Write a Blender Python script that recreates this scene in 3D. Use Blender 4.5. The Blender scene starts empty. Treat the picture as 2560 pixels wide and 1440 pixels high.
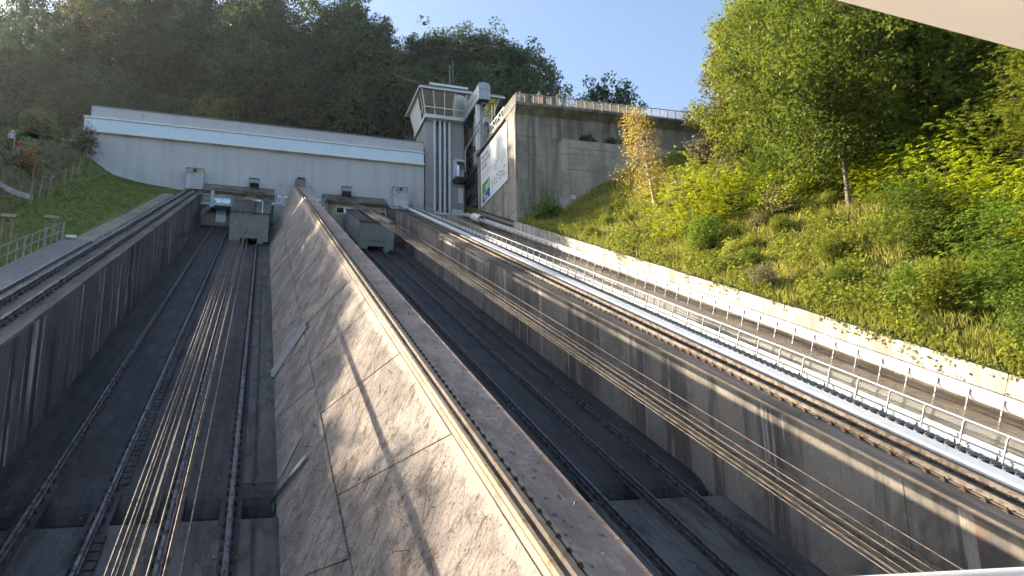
import bpy, bmesh, math, random
import numpy as np
from mathutils import Vector, Matrix

random.seed(7)
SC = bpy.context.scene
COL = SC.collection

# ------------------------------------------------------------------ camera
cd = bpy.data.cameras.new('camera')
cd.sensor_width = 36.0
cd.lens = 36.0 * 1860 / 2560
cd.clip_start = 0.05
cd.clip_end = 3000
cam = bpy.data.objects.new('camera', cd)
COL.objects.link(cam)
RW = ((0.9456, -0.0476, -0.3219), (-0.3246, -0.2055, -0.9233), (-0.0222, 0.9775, -0.2098))
cam.matrix_world = Matrix([list(r) + [0] for r in RW] + [[0, 0, 0, 1]])
SC.camera = cam

# ------------------------------------------------------------------ sky and sun
SUN_EL = math.radians(23.2)
SUN_AZ = math.radians(50.0)          # to the left of +Y
SDIR = Vector((-math.sin(SUN_AZ) * math.cos(SUN_EL), math.cos(SUN_AZ) * math.cos(SUN_EL), math.sin(SUN_EL)))
W = bpy.data.worlds.new('World')
SC.world = W
W.use_nodes = True
wn = W.node_tree
bg = wn.nodes['Background']
sky = wn.nodes.new('ShaderNodeTexSky')
sky.sky_type = 'NISHITA'
sky.sun_disc = False
sky.sun_elevation = SUN_EL
sky.sun_rotation = -SUN_AZ
sky.altitude = 300
sky.air_density = 1.0
sky.dust_density = 2.4
sky.ozone_density = 1.0
wn.links.new(sky.outputs[0], bg.inputs[0])
bg.inputs[1].default_value = 0.105
sl = bpy.data.lights.new('sun', 'SUN')
sl.energy = 5.0
sl.angle = math.radians(0.55)
sl.color = (1.0, 0.86, 0.66)
sun = bpy.data.objects.new('sun', sl)
COL.objects.link(sun)
sun.rotation_euler = SDIR.to_track_quat('Z', 'Y').to_euler()
sun.location = (-60, 60, 80)
cy = SC.cycles
cy.max_bounces = 5; cy.diffuse_bounces = 3; cy.glossy_bounces = 2; cy.transmission_bounces = 3; cy.transparent_max_bounces = 6; cy.volume_bounces = 0
cy.use_adaptive_sampling = True; cy.adaptive_threshold = .035; cy.adaptive_min_samples = 12
cy.caustics_reflective = False; cy.caustics_refractive = False
SC.view_settings.view_transform = 'Standard'
SC.view_settings.look = 'None'
SC.view_settings.exposure = 1.7
SC.view_settings.gamma = 1.0
SC.view_settings.use_curve_mapping = False

# ------------------------------------------------------------------ frames
TH = math.radians(22.3)
CT, ST, TT = math.cos(TH), math.sin(TH), math.tan(TH)
def SL(x, s, n):
    return (x, s * CT - n * ST, s * ST + n * CT)
def zs(y, n):
    """height of the plane at normal offset n above horizontal position y"""
    return y * TT + n / CT
ROTX = Matrix.Rotation(TH, 4, 'X')
TOP, FLOOR, RIDGE = -6.3, -10.05, -4.75
YB = 93.05

# ------------------------------------------------------------------ mesh builder
class MB:
    def __init__(self, xf=None):
        self.v = []; self.f = []; self.xf = xf
    def add(self, verts, faces):
        o = len(self.v)
        if self.xf: verts = [self.xf(*p) for p in verts]
        self.v += [tuple(p) for p in verts]
        self.f += [tuple(i + o for i in q) for q in faces]
        return self
    def box(self, x0, x1, y0, y1, z0, z1):
        if self.xf and y1 - y0 > 4:
            return self.rings([[(x0,y,z0),(x1,y,z0),(x1,y,z1),(x0,y,z1)] for y in (y0, y1)])
        return self.add([(x0,y0,z0),(x1,y0,z0),(x1,y1,z0),(x0,y1,z0),(x0,y0,z1),(x1,y0,z1),(x1,y1,z1),(x0,y1,z1)],
                        [(0,3,2,1),(4,5,6,7),(0,1,5,4),(1,2,6,5),(2,3,7,6),(3,0,4,7)])
    def rings(self, rings, cap=True, closed=True):
        if self.xf and len(rings) == 2:                     # long sloping members: short faces trace far faster
            a = np.array(rings[0], float); b = np.array(rings[1], float)
            n = int(np.ceil(np.linalg.norm(b - a, axis=1).max() / 2.0))
            if n > 2: rings = [[tuple(p) for p in a + (b - a) * (i / n)] for i in range(n + 1)]
        k = len(rings[0]); v = [p for r in rings for p in r]; f = []
        for i in range(len(rings) - 1):
            for j in range(k if closed else k - 1):
                a = i * k + j; b = i * k + (j + 1) % k
                f.append((a, b, b + k, a + k))
        if cap and closed:
            f.append(tuple(range(k - 1, -1, -1))); f.append(tuple((len(rings) - 1) * k + j for j in range(k)))
        return self.add(v, f)
    def prof(self, pts, a, b, axis='y'):
        """closed 2-D profile extruded from a to b along axis"""
        def m(p, t):
            return {'y': (p[0], t, p[1]), 'x': (t, p[0], p[1]), 'z': (p[0], p[1], t)}[axis]
        return self.rings([[m(p, a) for p in pts], [m(p, b) for p in pts]])
    def bar(self, p0, p1, w, h=None, up=(0, 0, 1)):
        h = w if h is None else h
        p0 = Vector(p0); p1 = Vector(p1); d = (p1 - p0).normalized()
        u = Vector(up)
        if abs(d.dot(u)) > .98: u = Vector((1, 0, 0))
        s = d.cross(u).normalized(); u = s.cross(d).normalized()
        R = []
        for p in (p0, p1):
            R.append([p - s*w/2 - u*h/2, p + s*w/2 - u*h/2, p + s*w/2 + u*h/2, p - s*w/2 + u*h/2])
        return self.rings([[tuple(q) for q in r] for r in R])
    def tube(self, pts, r, k=8):
        pts = [Vector(p) for p in pts]; R = []
        n = len(pts); rr = r if isinstance(r, (list, tuple)) else [r] * n
        prev = None
        for i, p in enumerate(pts):
            d = (pts[min(i+1, n-1)] - pts[max(i-1, 0)]).normalized()
            u = prev if prev is not None else (Vector((0,0,1)) if abs(d.z) < .9 else Vector((1,0,0)))
            s = d.cross(u)
            if s.length < 1e-4: s = d.cross(Vector((0,1,0)))
            s.normalize(); u = s.cross(d).normalized(); prev = u
            R.append([tuple(p + (s*math.cos(2*math.pi*j/k) + u*math.sin(2*math.pi*j/k)) * rr[i]) for j in range(k)])
        return self.rings(R)
    def mesh(self, name):
        me = bpy.data.meshes.new(name)
        me.from_pydata(self.v, [], self.f); me.validate()
        bm = bmesh.new(); bm.from_mesh(me); bmesh.ops.recalc_face_normals(bm, faces=bm.faces[:]); bm.to_mesh(me); bm.free()
        return me

def tag(o, label=None, cat=None, group=None, kind=None):
    if label: o['label'] = label
    if cat: o['category'] = cat
    if group: o['group'] = group
    if kind: o['kind'] = kind
    return o
def adopt(o, parent):
    o.parent = parent
    KIDS.setdefault(parent.name, []).append(o)
    o.matrix_parent_inverse = BASE[parent.name].inverted()
BASE = {}
KIDS = {}
def link(o, parent=None):
    COL.objects.link(o)
    if parent is not None: adopt(o, parent)
    return o
def obj(name, mb, m, parent=None, label=None, cat=None, group=None, kind=None, smooth=False, M=None):
    """ONE mesh object. Top-level meshes get their origin at their base."""
    me = mb.mesh(name) if isinstance(mb, MB) else mb
    o = bpy.data.objects.new(name, me)
    if m is not None and not me.materials:
        for mm in (m if isinstance(m, (list, tuple)) else [m]): me.materials.append(mm)
    if smooth:
        me.polygons.foreach_set('use_smooth', [True] * len(me.polygons))
    if M is not None: o.matrix_basis = M
    elif parent is None and isinstance(mb, MB):
        a = np.array(mb.v); c = Vector(((a[:,0].min()+a[:,0].max())/2, (a[:,1].min()+a[:,1].max())/2, a[:,2].min()))
        me.transform(Matrix.Translation(-c)); o.location = c
    link(o, parent)
    BASE[o.name] = (Matrix.Translation(o.location) if parent is None else (M.copy() if M is not None else Matrix()))
    if M is not None and parent is None: BASE[o.name] = M.copy()
    return tag(o, label, cat, group, kind)
def thing(name, loc, label, cat, group=None, kind=None):
    o = bpy.data.objects.new(name, None); o.empty_display_size = .3
    o.location = loc; COL.objects.link(o); BASE[o.name] = Matrix.Translation(Vector(loc))
    return tag(o, label, cat, group, kind)
def piece(name, me, m, parent, M):
    """a repeat that shares mesh data"""
    if m is not None and not me.materials: me.materials.append(m)
    o = bpy.data.objects.new(name, me); o.matrix_basis = M
    link(o, parent); BASE[o.name] = M.copy()
    return o
def copy_tree(o, M, label=None, group=None, parent=None):
    c = o.copy(); COL.objects.link(c)
    if parent is None:
        c.matrix_basis = M
        if label: c['label'] = label
        if group: c['group'] = group
    else:
        c.parent = parent; c.matrix_parent_inverse = o.matrix_parent_inverse.copy()
    for ch in KIDS.get(o.name, []): copy_tree(ch, None, parent=c)
    return c
def T(*p): return Matrix.Translation(Vector(p))
def TS(x, s, n): return Matrix.Translation(Vector(SL(x, s, n))) @ ROTX

def mesh_np(name, V, F, attrs=None, smooth=False):
    """V (n,3); F list of equal-sized face index array (m,k)"""
    me = bpy.data.meshes.new(name)
    V = np.asarray(V, np.float32); F = np.asarray(F, np.int32)
    me.vertices.add(len(V)); me.vertices.foreach_set('co', V.ravel())
    me.loops.add(F.size); me.loops.foreach_set('vertex_index', F.ravel())
    me.polygons.add(len(F)); me.polygons.foreach_set('loop_start', np.arange(0, F.size, F.shape[1], dtype=np.int32))
    if smooth: me.polygons.foreach_set('use_smooth', np.ones(len(F), bool))
    for k, a in (attrs or {}).items():
        at = me.attributes.new(k, 'FLOAT', 'POINT'); at.data.foreach_set('value', np.asarray(a, np.float32))
    me.update(calc_edges=True)
    return me
# ------------------------------------------------------------------ materials
class NT:
    def __init__(self, name):
        self.m = bpy.data.materials.new(name); self.m.use_nodes = True
        self.t = self.m.node_tree; self.t.nodes.clear()
        self.out = self.t.nodes.new('ShaderNodeOutputMaterial')
        self.geo = self.t.nodes.new('ShaderNodeNewGeometry')
        self.pos = self.geo.outputs['Position']
    def n(self, t, **a):
        q = self.t.nodes.new(t)
        for k, v in a.items(): setattr(q, k, v)
        return q
    def put(self, sock, v):
        if isinstance(v, bpy.types.NodeSocket): self.t.links.new(v, sock)
        elif isinstance(v, (int, float)) and sock.type == 'RGBA': sock.default_value = (v, v, v, 1)
        elif isinstance(v, (tuple, list)) and sock.type == 'RGBA': sock.default_value = (*v[:3], 1)
        else: sock.default_value = v
    def vec(self, scale=(1, 1, 1), rot=(0, 0, 0), src=None):
        q = self.n('ShaderNodeMapping'); self.put(q.inputs[0], src or self.pos)
        q.inputs['Scale'].default_value = scale; q.inputs['Rotation'].default_value = rot
        return q.outputs[0]
    def noise(self, scale=1.0, detail=5, rough=.55, vec=None, dist=0.0):
        q = self.n('ShaderNodeTexNoise'); self.put(q.inputs['Vector'], vec or self.pos)
        q.inputs['Scale'].default_value = scale; q.inputs['Detail'].default_value = detail
        q.inputs['Roughness'].default_value = rough; q.inputs['Distortion'].default_value = dist
        return q.outputs['Fac']
    def voro(self, scale=1.0, vec=None, feature='F1'):
        q = self.n('ShaderNodeTexVoronoi', feature=feature); self.put(q.inputs['Vector'], vec or self.pos)
        q.inputs['Scale'].default_value = scale
        return q.outputs['Distance']
    def ramp(self, fac, a, b, lo=0.0, hi=1.0):
        q = self.n('ShaderNodeMapRange'); q.interpolation_type = 'SMOOTHSTEP'
        self.put(q.inputs['Value'], fac)
        for k, v in (('From Min', a), ('From Max', b), ('To Min', lo), ('To Max', hi)): q.inputs[k].default_value = v
        return q.outputs[0]
    def mix(self, fac, a, b, mode='MIX'):
        q = self.n('ShaderNodeMix', data_type='RGBA', blend_type=mode)
        self.put(q.inputs[0], fac); self.put(q.inputs[6], a); self.put(q.inputs[7], b)
        return q.outputs[2]
    def math(self, op, a, b=0.0, c=0.0):
        q = self.n('ShaderNodeMath', operation=op)
        self.put(q.inputs[0], a); self.put(q.inputs[1], b)
        return q.outputs[0]
    def bump(self, h, strength=.5, dist=.02, nrm=None):
        q = self.n('ShaderNodeBump'); self.put(q.inputs['Height'], h)
        q.inputs['Strength'].default_value = strength; q.inputs['Distance'].default_value = dist
        if nrm: self.put(q.inputs['Normal'], nrm)
        return q.outputs[0]
    def bsdf(self, color, rough=.8, metal=0.0, normal=None, spec=.4, **kw):
        q = self.n('ShaderNodeBsdfPrincipled')
        self.put(q.inputs['Base Color'], color); self.put(q.inputs['Roughness'], rough); self.put(q.inputs['Metallic'], metal)
        q.inputs['Specular IOR Level'].default_value = spec
        for k, v in kw.items(): self.put(q.inputs[k], v)
        if normal: self.put(q.inputs['Normal'], normal)
        return q.outputs[0]
    def done(self, shader):
        self.t.links.new(shader, self.out.inputs[0]); return self.m
    def attr(self, name):
        q = self.n('ShaderNodeAttribute', attribute_name=name); return q.outputs['Fac']
    def orand(self):
        return self.n('ShaderNodeObjectInfo').outputs['Random']

def plain(name, c, rough=.6, metal=0.0, var=.12, scale=3.0, bump=.1, spec=.4, dirt=0.0, dirtc=(.08,.06,.045)):
    t = NT(name)
    f = t.noise(scale, 5, .6)
    c2 = tuple(x * (1 - var * 2) for x in c)
    k = t.mix(t.ramp(f, .3, .7), c2, c)
    if dirt:
        g = t.noise(scale * .6, 8, .7, t.vec((1.5, 1.5, .35)))
        k = t.mix(t.ramp(g, .62 - dirt * .25, .75, 0, .85), k, dirtc)
    return t.done(t.bsdf(k, t.ramp(f, .2, .8, max(rough - .1, .02), min(rough + .1, 1)), metal, t.bump(f, bump, .01), spec))

def concrete(name, base, dark, pale=None, streak=.5, streakscale=1.1, rough=.9, bump=.35, grease=None, speck=.0, vec=None, blot=.6, rust=0.0, topstain=None):
    """weathered cast concrete: blotches, run-down streaks, pits"""
    t = NT(name)
    b1 = t.noise(.30, 8, .62, dist=.4); b2 = t.noise(2.3, 7, .65); b0 = t.noise(.09, 4, .6)
    c = t.mix(t.ramp(b1, .43, .60, 0, blot), base, dark)
    c = t.mix(t.ramp(b0, .42, .60, 0, blot * .6), c, tuple((x + y) / 2 for x, y in zip(base, dark)))
    c = t.mix(t.ramp(b2, .5, .7, 0, .5), c, tuple(x * 1.3 for x in base))
    if streak:
        v = t.vec((streakscale, streakscale, .05) if vec is None else vec)
        s1 = t.noise(1.0, 6, .66, v)
        v2 = t.vec((streakscale * 3.1, streakscale * 3.1, .09) if vec is None else tuple(q * 3 for q in vec))
        s2 = t.noise(1.0, 5, .66, v2)
        c = t.mix(t.ramp(s1, .49, .585, 0, streak), c, dark)
        if pale: c = t.mix(t.math('MULTIPLY', t.ramp(s2, .55, .63, 0, streak), t.ramp(b1, .40, .55)), c, pale)
        else: c = t.mix(t.ramp(s2, .52, .62, 0, streak * .5), c, dark)
    if rust:
        c = t.mix(t.math('MULTIPLY', t.ramp(t.noise(1.0, 6, .7, t.vec((.5, .5, .12))), .58, .68, 0, rust), t.ramp(b2, .4, .6)), c, (.20, .11, .055))
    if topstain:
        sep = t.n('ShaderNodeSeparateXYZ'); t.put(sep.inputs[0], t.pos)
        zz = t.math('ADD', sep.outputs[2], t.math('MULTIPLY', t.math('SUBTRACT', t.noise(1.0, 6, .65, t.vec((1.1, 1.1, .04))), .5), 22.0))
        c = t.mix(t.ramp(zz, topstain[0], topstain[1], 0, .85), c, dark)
    if grease:
        g = t.noise(.8, 6, .7, t.vec((2.2, .5, .5)))
        c = t.mix(t.ramp(g, .48, .6, 0, .8), c, grease)
    fine = t.noise(14, 6, .72)
    c = t.mix(t.ramp(fine, .42, .66, 0, .45), c, tuple(x * .5 for x in base))
    if speck:
        sp = t.math('MULTIPLY', t.ramp(t.voro(2.6), .085, .05, 0, speck), t.ramp(t.noise(6, 3, .6), .5, .6))
        c = t.mix(sp, c, (.75, .73, .68))
    h = t.math('ADD', t.noise(5, 8, .68), t.math('MULTIPLY', fine, .4))
    return t.done(t.bsdf(c, t.ramp(b2, .3, .7, rough - .14, rough), 0, t.bump(h, bump, .03), .35))

def leafmat(name, c1, c2, c3, trans=.45, rough=.55, autumn=None, var=.25):
    """c1..c3: dark, mid, light leaf tint; varies per leaf and per plant"""
    t = NT(name)
    r = t.attr('rnd'); o = t.orand()
    c = t.mix(t.ramp(r, 0, .55), c1, c2); c = t.mix(t.ramp(r, .55, 1), c, c3)
    c = t.mix(t.ramp(o, 0, 1, 0, .5), c, c3 if autumn is None else autumn)
    q = t.n('ShaderNodeHueSaturation'); t.put(q.inputs['Color'], c)
    t.put(q.inputs['Hue'], t.ramp(o, 0, 1, .485, .515)); t.put(q.inputs['Value'], t.ramp(t.math('FRACT', t.math('MULTIPLY', o, 7.3)), 0, 1, 1 - var, 1 + var * .8))
    c = q.outputs[0]
    d = t.bsdf(c, rough, 0, None, .25)
    tr = t.n('ShaderNodeBsdfTranslucent'); t.put(tr.inputs[0], t.mix(.35, c, c2, 'ADD'))
    m = t.n('ShaderNodeMixShader'); m.inputs[0].default_value = trans
    t.t.links.new(d, m.inputs[1]); t.t.links.new(tr.outputs[0], m.inputs[2])
    return t.done(m.outputs[0])

M = {}
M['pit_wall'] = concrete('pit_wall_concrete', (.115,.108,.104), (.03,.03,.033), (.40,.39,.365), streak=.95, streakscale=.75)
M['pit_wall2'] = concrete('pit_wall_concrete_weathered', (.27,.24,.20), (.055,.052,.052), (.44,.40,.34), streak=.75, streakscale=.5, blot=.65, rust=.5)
M['floor'] = concrete('pit_floor_concrete', (.056,.053,.052), (.018,.018,.02), None, streak=.7, vec=(2.5,.05,.05), grease=(.013,.012,.013), rough=.8, speck=.5)
M['palefloor'] = concrete('pale_floor_concrete', (.125,.118,.11), (.045,.043,.042), None, streak=.6, vec=(2.5,.06,.06), grease=(.03,.028,.027), rough=.85, speck=.5)
M['cap'] = concrete('wall_top_concrete', (.16,.14,.12), (.05,.043,.038), None, streak=.6, vec=(3,.2,.2), speck=.6, bump=.8)
M['ridgetop'] = concrete('ridge_top_concrete', (.40,.295,.235), (.16,.115,.09), None, streak=.5, vec=(2.5,.9,.9), speck=.9, bump=1.0)
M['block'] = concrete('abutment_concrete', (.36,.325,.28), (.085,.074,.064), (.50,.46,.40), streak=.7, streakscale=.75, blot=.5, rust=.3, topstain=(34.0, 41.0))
M['block2'] = concrete('abutment_concrete_pale', (.50,.46,.41), (.22,.195,.17), (.56,.52,.46), streak=.5, streakscale=.6, blot=.55, rust=.2)
M['railing'] = concrete('railing_concrete', (.52,.49,.45), (.28,.26,.23), None, streak=.3)
M['retain'] = concrete('retaining_wall_render', (.56,.51,.44), (.20,.17,.13), None, streak=.7, streakscale=1.3, blot=.5)
M['apron'] = concrete('apron_concrete', (.20,.17,.135), (.06,.052,.045), None, streak=.6, streakscale=2)
M['headwall'] = concrete('head_wall_render', (.36,.33,.27), (.12,.105,.09), None, streak=.6, streakscale=1.2, rust=.4)
M['stone'] = concrete('path_stone', (.40,.38,.35), (.2,.19,.17), None, streak=0)

def ridgeface():
    t = NT('ridge_face_concrete')
    b = t.noise(.5, 8, .65, dist=.5); m = t.noise(3.0, 9, .74); g = t.noise(16, 6, .75)
    # marks left by the boards, running across the face
    v = t.vec((.75, 2.7, .75), (math.radians(-38), 0, math.radians(12)))
    d = t.noise(1.5, 7, .74, v); d2 = t.noise(5.0, 6, .75, v)
    c = t.mix(t.ramp(b, .40, .60), (.53,.465,.41), (.36,.315,.285))
    c = t.mix(t.ramp(m, .52, .66, 0, .6), c, (.15,.12,.10))
    c = t.mix(t.ramp(d, .55, .66, 0, .7), c, (.075,.062,.056))
    c = t.mix(t.ramp(d2, .54, .64, 0, .6), c, (.09,.073,.065))
    c = t.mix(t.ramp(g, .54, .63, 0, .75), c, (.05,.043,.04))
    pit = t.math('MULTIPLY', t.ramp(t.voro(7.0), .22, .10), t.ramp(t.noise(2.2, 5, .7), .46, .58))
    c = t.mix(t.math('MULTIPLY', pit, .8), c, (.04,.034,.032))
    crack = t.ramp(t.voro(.8, t.vec((1, 1.6, 1), (.5, .2, 0)), 'DISTANCE_TO_EDGE'), .012, .003)
    c = t.mix(t.math('MULTIPLY', t.math('MULTIPLY', crack, t.ramp(b, .45, .55)), .7), c, (.03,.026,.025))
    moss = t.math('MULTIPLY', t.ramp(t.noise(1.1, 8, .72), .52, .62), t.ramp(m, .4, .56))
    c = t.mix(t.math('MULTIPLY', moss, .65), c, (.14,.085,.03))
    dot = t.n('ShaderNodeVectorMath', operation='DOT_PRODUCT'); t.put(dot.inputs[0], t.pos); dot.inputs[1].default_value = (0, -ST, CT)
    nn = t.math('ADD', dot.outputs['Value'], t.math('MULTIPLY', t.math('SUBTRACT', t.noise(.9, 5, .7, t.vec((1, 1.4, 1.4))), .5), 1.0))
    c = t.mix(t.ramp(nn, -5.08, -4.98, 0, .8), c, (.62,.56,.48))  # pale band below the ridge edge: sunlit bevel painted into the colour
    sp = t.math('MULTIPLY', t.ramp(t.voro(4.5), .09, .04, 0, .8), t.ramp(m, .45, .55))
    c = t.mix(sp, c, (.62,.57,.52))
    h = t.math('ADD', t.math('ADD', t.noise(4.5, 10, .78), t.math('MULTIPLY', g, .35)), t.math('MULTIPLY', d, .8))
    h = t.math('SUBTRACT', h, t.math('MULTIPLY', pit, .5))
    return t.done(t.bsdf(c, .95, 0, t.bump(h, 1.0, .15), .2))
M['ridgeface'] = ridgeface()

def road():
    t = NT('wet_ramp_asphalt')
    w = t.noise(1.0, 7, .62, t.vec((1.6, .10, .10))); f = t.noise(18, 5, .7); b = t.noise(.6, 5, .6)
    c = t.mix(t.ramp(b, .35, .65), (.15,.118,.088), (.24,.185,.13))
    c = t.mix(t.ramp(w, .5, .62, 0, .7), c, (.07,.052,.04))
    r = t.ramp(w, .40, .58, .5, .11)
    return t.done(t.bsdf(c, r, 0, t.bump(f, .25, .01), .5))
M['road'] = road()

def rusty(name, c, r, amt=.5, rough=.6, metal=.6):
    t = NT(name)
    f = t.noise(4, 8, .7); g = t.noise(25, 4, .6)
    k = t.mix(t.ramp(f, .6 - amt * .3, .72 - amt * .1), c, r)
    return t.done(t.bsdf(k, t.ramp(f, .3, .7, rough - .1, .9), metal, t.bump(g, .3, .005), .4))
M['rail'] = rusty('rail_steel', (.15,.15,.16), (.07,.045,.03), .35, .38, .85)
M['railr'] = rusty('rusty_rail_steel', (.15,.13,.11), (.11,.072,.046), .5, .55, .5)
M['clip'] = rusty('clip_steel', (.05,.043,.04), (.10,.055,.025), .5, .8, .3)
M['clipr'] = rusty('rusty_clip_steel', (.075,.055,.043), (.15,.078,.036), .6, .8, .2)
M['strip'] = rusty('guide_strip_steel', (.36,.29,.20), (.26,.16,.07), .45, .6, .2)
M['galv'] = plain('galvanised_steel', (.46,.47,.48), .42, .75, .15, 6, .05)
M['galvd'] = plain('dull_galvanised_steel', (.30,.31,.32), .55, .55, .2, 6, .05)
M['cable'] = rusty('greased_wire_rope', (.105,.085,.064), (.045,.035,.026), .5, .6, .3)
M['white'] = plain('white_painted_steel', (.78,.78,.77), .45, 0, .05, 1.5, .03, .4, .25, (.42,.36,.27))
M['whitepaint'] = plain('white_paint', (.74,.74,.74), .55, 0, .04, 2, .05)
M['darksteel'] = plain('dark_gate_steel', (.028,.027,.027), .6, .3, .25, 3, .2, .4, .35, (.07,.05,.035))
M['greysteel'] = plain('grey_painted_steel', (.26,.28,.30), .5, .2, .12, 2, .05)
M['bluesteel'] = plain('pale_blue_grey_steel', (.40,.45,.50), .5, .1, .12, 2, .05)
M['cw'] = concrete('counterweight_paint', (.31,.335,.34), (.21,.23,.235), None, streak=.35, streakscale=1.5, rough=.75, bump=.12, blot=.5)
M['cwroof'] = concrete('counterweight_roof_sheet', (.11,.10,.10), (.035,.033,.034), None, streak=.6, vec=(2.5,.06,.06), rough=.7, bump=.1)
M['rubber'] = plain('black_rubber', (.02,.02,.02), .8, 0)
M['dark'] = plain('dark_opening', (.012,.012,.013), .9, 0)
M['wood'] = plain('weathered_wood', (.30,.23,.15), .85, 0, .2, 8, .2)
M['hivis'] = plain('lime_paint', (.35,.75,.05), .6)
M['cream'] = plain('cream_gelcoat', (.78,.68,.55), .5, 0, .02, 2, .02)
M['boatwhite'] = plain('white_gelcoat', (.62,.63,.68), .35, 0, .04, 2, .02)
M['red'] = plain('red_cloth', (.45,.03,.02), .9); M['blue'] = plain('pale_blue_cloth', (.45,.52,.62), .9)
M['navy'] = plain('dark_cloth', (.03,.035,.05), .9); M['greycloth'] = plain('grey_cloth', (.28,.28,.29), .9)
M['orange'] = plain('coral_cloth', (.5,.16,.1), .9); M['skin'] = plain('skin', (.55,.34,.25), .6); M['hair'] = plain('hair', (.07,.045,.03), .8)
M['print_navy'] = plain('print_navy', (.05,.07,.14), .7); M['print_blue'] = plain('print_blue', (.012,.065,.30), .7)
M['print_green'] = plain('print_green', (.10,.32,.035), .7); M['print_grey'] = plain('print_grey', (.40,.45,.52), .7)
M['print_pale'] = plain('print_pale', (.55,.66,.60), .7); M['banner'] = plain('banner_vinyl', (.72,.73,.74), .5, 0, .02, .6, .1)

def cladding(name, c, gx=0.0, seam=.0):
    t = NT(name)
    sep = t.n('ShaderNodeSeparateXYZ'); t.put(sep.inputs[0], t.pos)
    z = t.math('FRACT', t.math('MULTIPLY', sep.outputs[2], 4.0))
    groove = t.ramp(t.math('ABSOLUTE', t.math('SUBTRACT', z, .5)), .44, .5)
    x = t.math('FRACT', t.math('MULTIPLY', sep.outputs[0], 1 / 5.06))
    vs = t.ramp(t.math('ABSOLUTE', t.math('SUBTRACT', x, .5)), .494, .5)
    f = t.noise(.25, 6, .6); st = t.noise(1.0, 5, .6, t.vec((1.2, 1.2, .06)))
    k = t.mix(t.ramp(f, .3, .7), c, tuple(q * .9 for q in c))
    k = t.mix(t.ramp(st, .50, .66, 0, .45), k, tuple(q * .72 for q in c))
    k = t.mix(t.math('MULTIPLY', t.math('MAXIMUM', t.math('MULTIPLY', groove, .5), vs), .35), k, tuple(q * .5 for q in c))
    return t.done(t.bsdf(k, .5, .0, t.bump(t.math('MULTIPLY', groove, -1.0), .35, .01), .35))
M['clad'] = cladding('grey_cladding', (.49,.485,.505))
M['tower'] = cladding('tower_render', (.37,.355,.37))

def glass(name, tint=(.5,.55,.6), alpha=.25, rough=.03):
    t = NT(name)
    g = t.n('ShaderNodeBsdfGlossy'); t.put(g.inputs[0], tint); g.inputs['Roughness'].default_value = rough
    tr = t.n('ShaderNodeBsdfTransparent'); t.put(tr.inputs[0], tuple(min(1, q * 1.4) for q in tint))
    m = t.n('ShaderNodeMixShader')
    fr = t.n('ShaderNodeFresnel'); fr.inputs[0].default_value = 1.6
    t.put(m.inputs[0], t.math('MINIMUM', t.math('ADD', fr.outputs[0], 1 - alpha), 1.0))
    t.t.links.new(tr.outputs[0], m.inputs[1]); t.t.links.new(g.outputs[0], m.inputs[2])
    return t.done(m.outputs[0])
M['glass'] = glass('window_glass', (.62,.66,.70), .35)
M['cabglass'] = glass('cab_glass', (.75,.75,.68), .45, .02)
M['darkglass'] = plain('tall_window_glass', (.03,.042,.075), .09, 0, .25, .8, .02, .7)
def poly():
    t = NT('translucent_glazing')
    sep = t.n('ShaderNodeSeparateXYZ'); t.put(sep.inputs[0], t.pos)
    x = t.math('FRACT', t.math('MULTIPLY', sep.outputs[0], 2.0))
    line = t.ramp(t.math('ABSOLUTE', t.math('SUBTRACT', x, .5)), .44, .5)
    c = t.mix(t.math('MULTIPLY', line, .45), (.60,.70,.80), (.36,.45,.56))
    c = t.mix(t.ramp(t.noise(.7, 4, .6), .4, .7, 0, .4), c, (.50,.62,.75))
    return t.done(t.bsdf(c, .18, 0, None, .8))
M['poly'] = poly()

def ground():
    t = NT('hillside_ground')
    f = t.noise(.22, 7, .65); g = t.noise(2.6, 8, .7); d = t.noise(9, 6, .7)
    c = t.mix(t.ramp(f, .35, .65), (.07,.10,.02), (.13,.14,.035))
    c = t.mix(t.ramp(g, .5, .66, 0, .7), c, (.17,.12,.05))
    c = t.mix(t.ramp(d, .45, .75, 0, .5), c, (.02,.03,.009))
    return t.done(t.bsdf(c, .95, 0, t.bump(t.math('ADD', g, d), 1.0, .25), .15))
M['ground'] = ground()
def lawn():
    t = NT('mown_lawn')
    f = t.noise(.35, 6, .65); g = t.noise(5, 7, .7)
    c = t.mix(t.ramp(f, .35, .65), (.075,.108,.02), (.12,.148,.034))
    c = t.mix(t.ramp(g, .45, .75, 0, .6), c, (.085,.08,.035))
    return t.done(t.bsdf(c, .95, 0, t.bump(g, .8, .08), .15))
M['lawn'] = lawn()
def soil():
    t = NT('bare_bank_soil')
    f = t.noise(.5, 7, .7); g = t.noise(4, 8, .75)
    c = t.mix(t.ramp(f, .35, .65), (.135,.10,.066), (.08,.082,.034))
    c = t.mix(t.ramp(g, .55, .7, 0, .6), c, (.16,.13,.10))
    return t.done(t.bsdf(c, .95, 0, t.bump(g, 1.0, .15), .15))
M['soil'] = soil()

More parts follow.
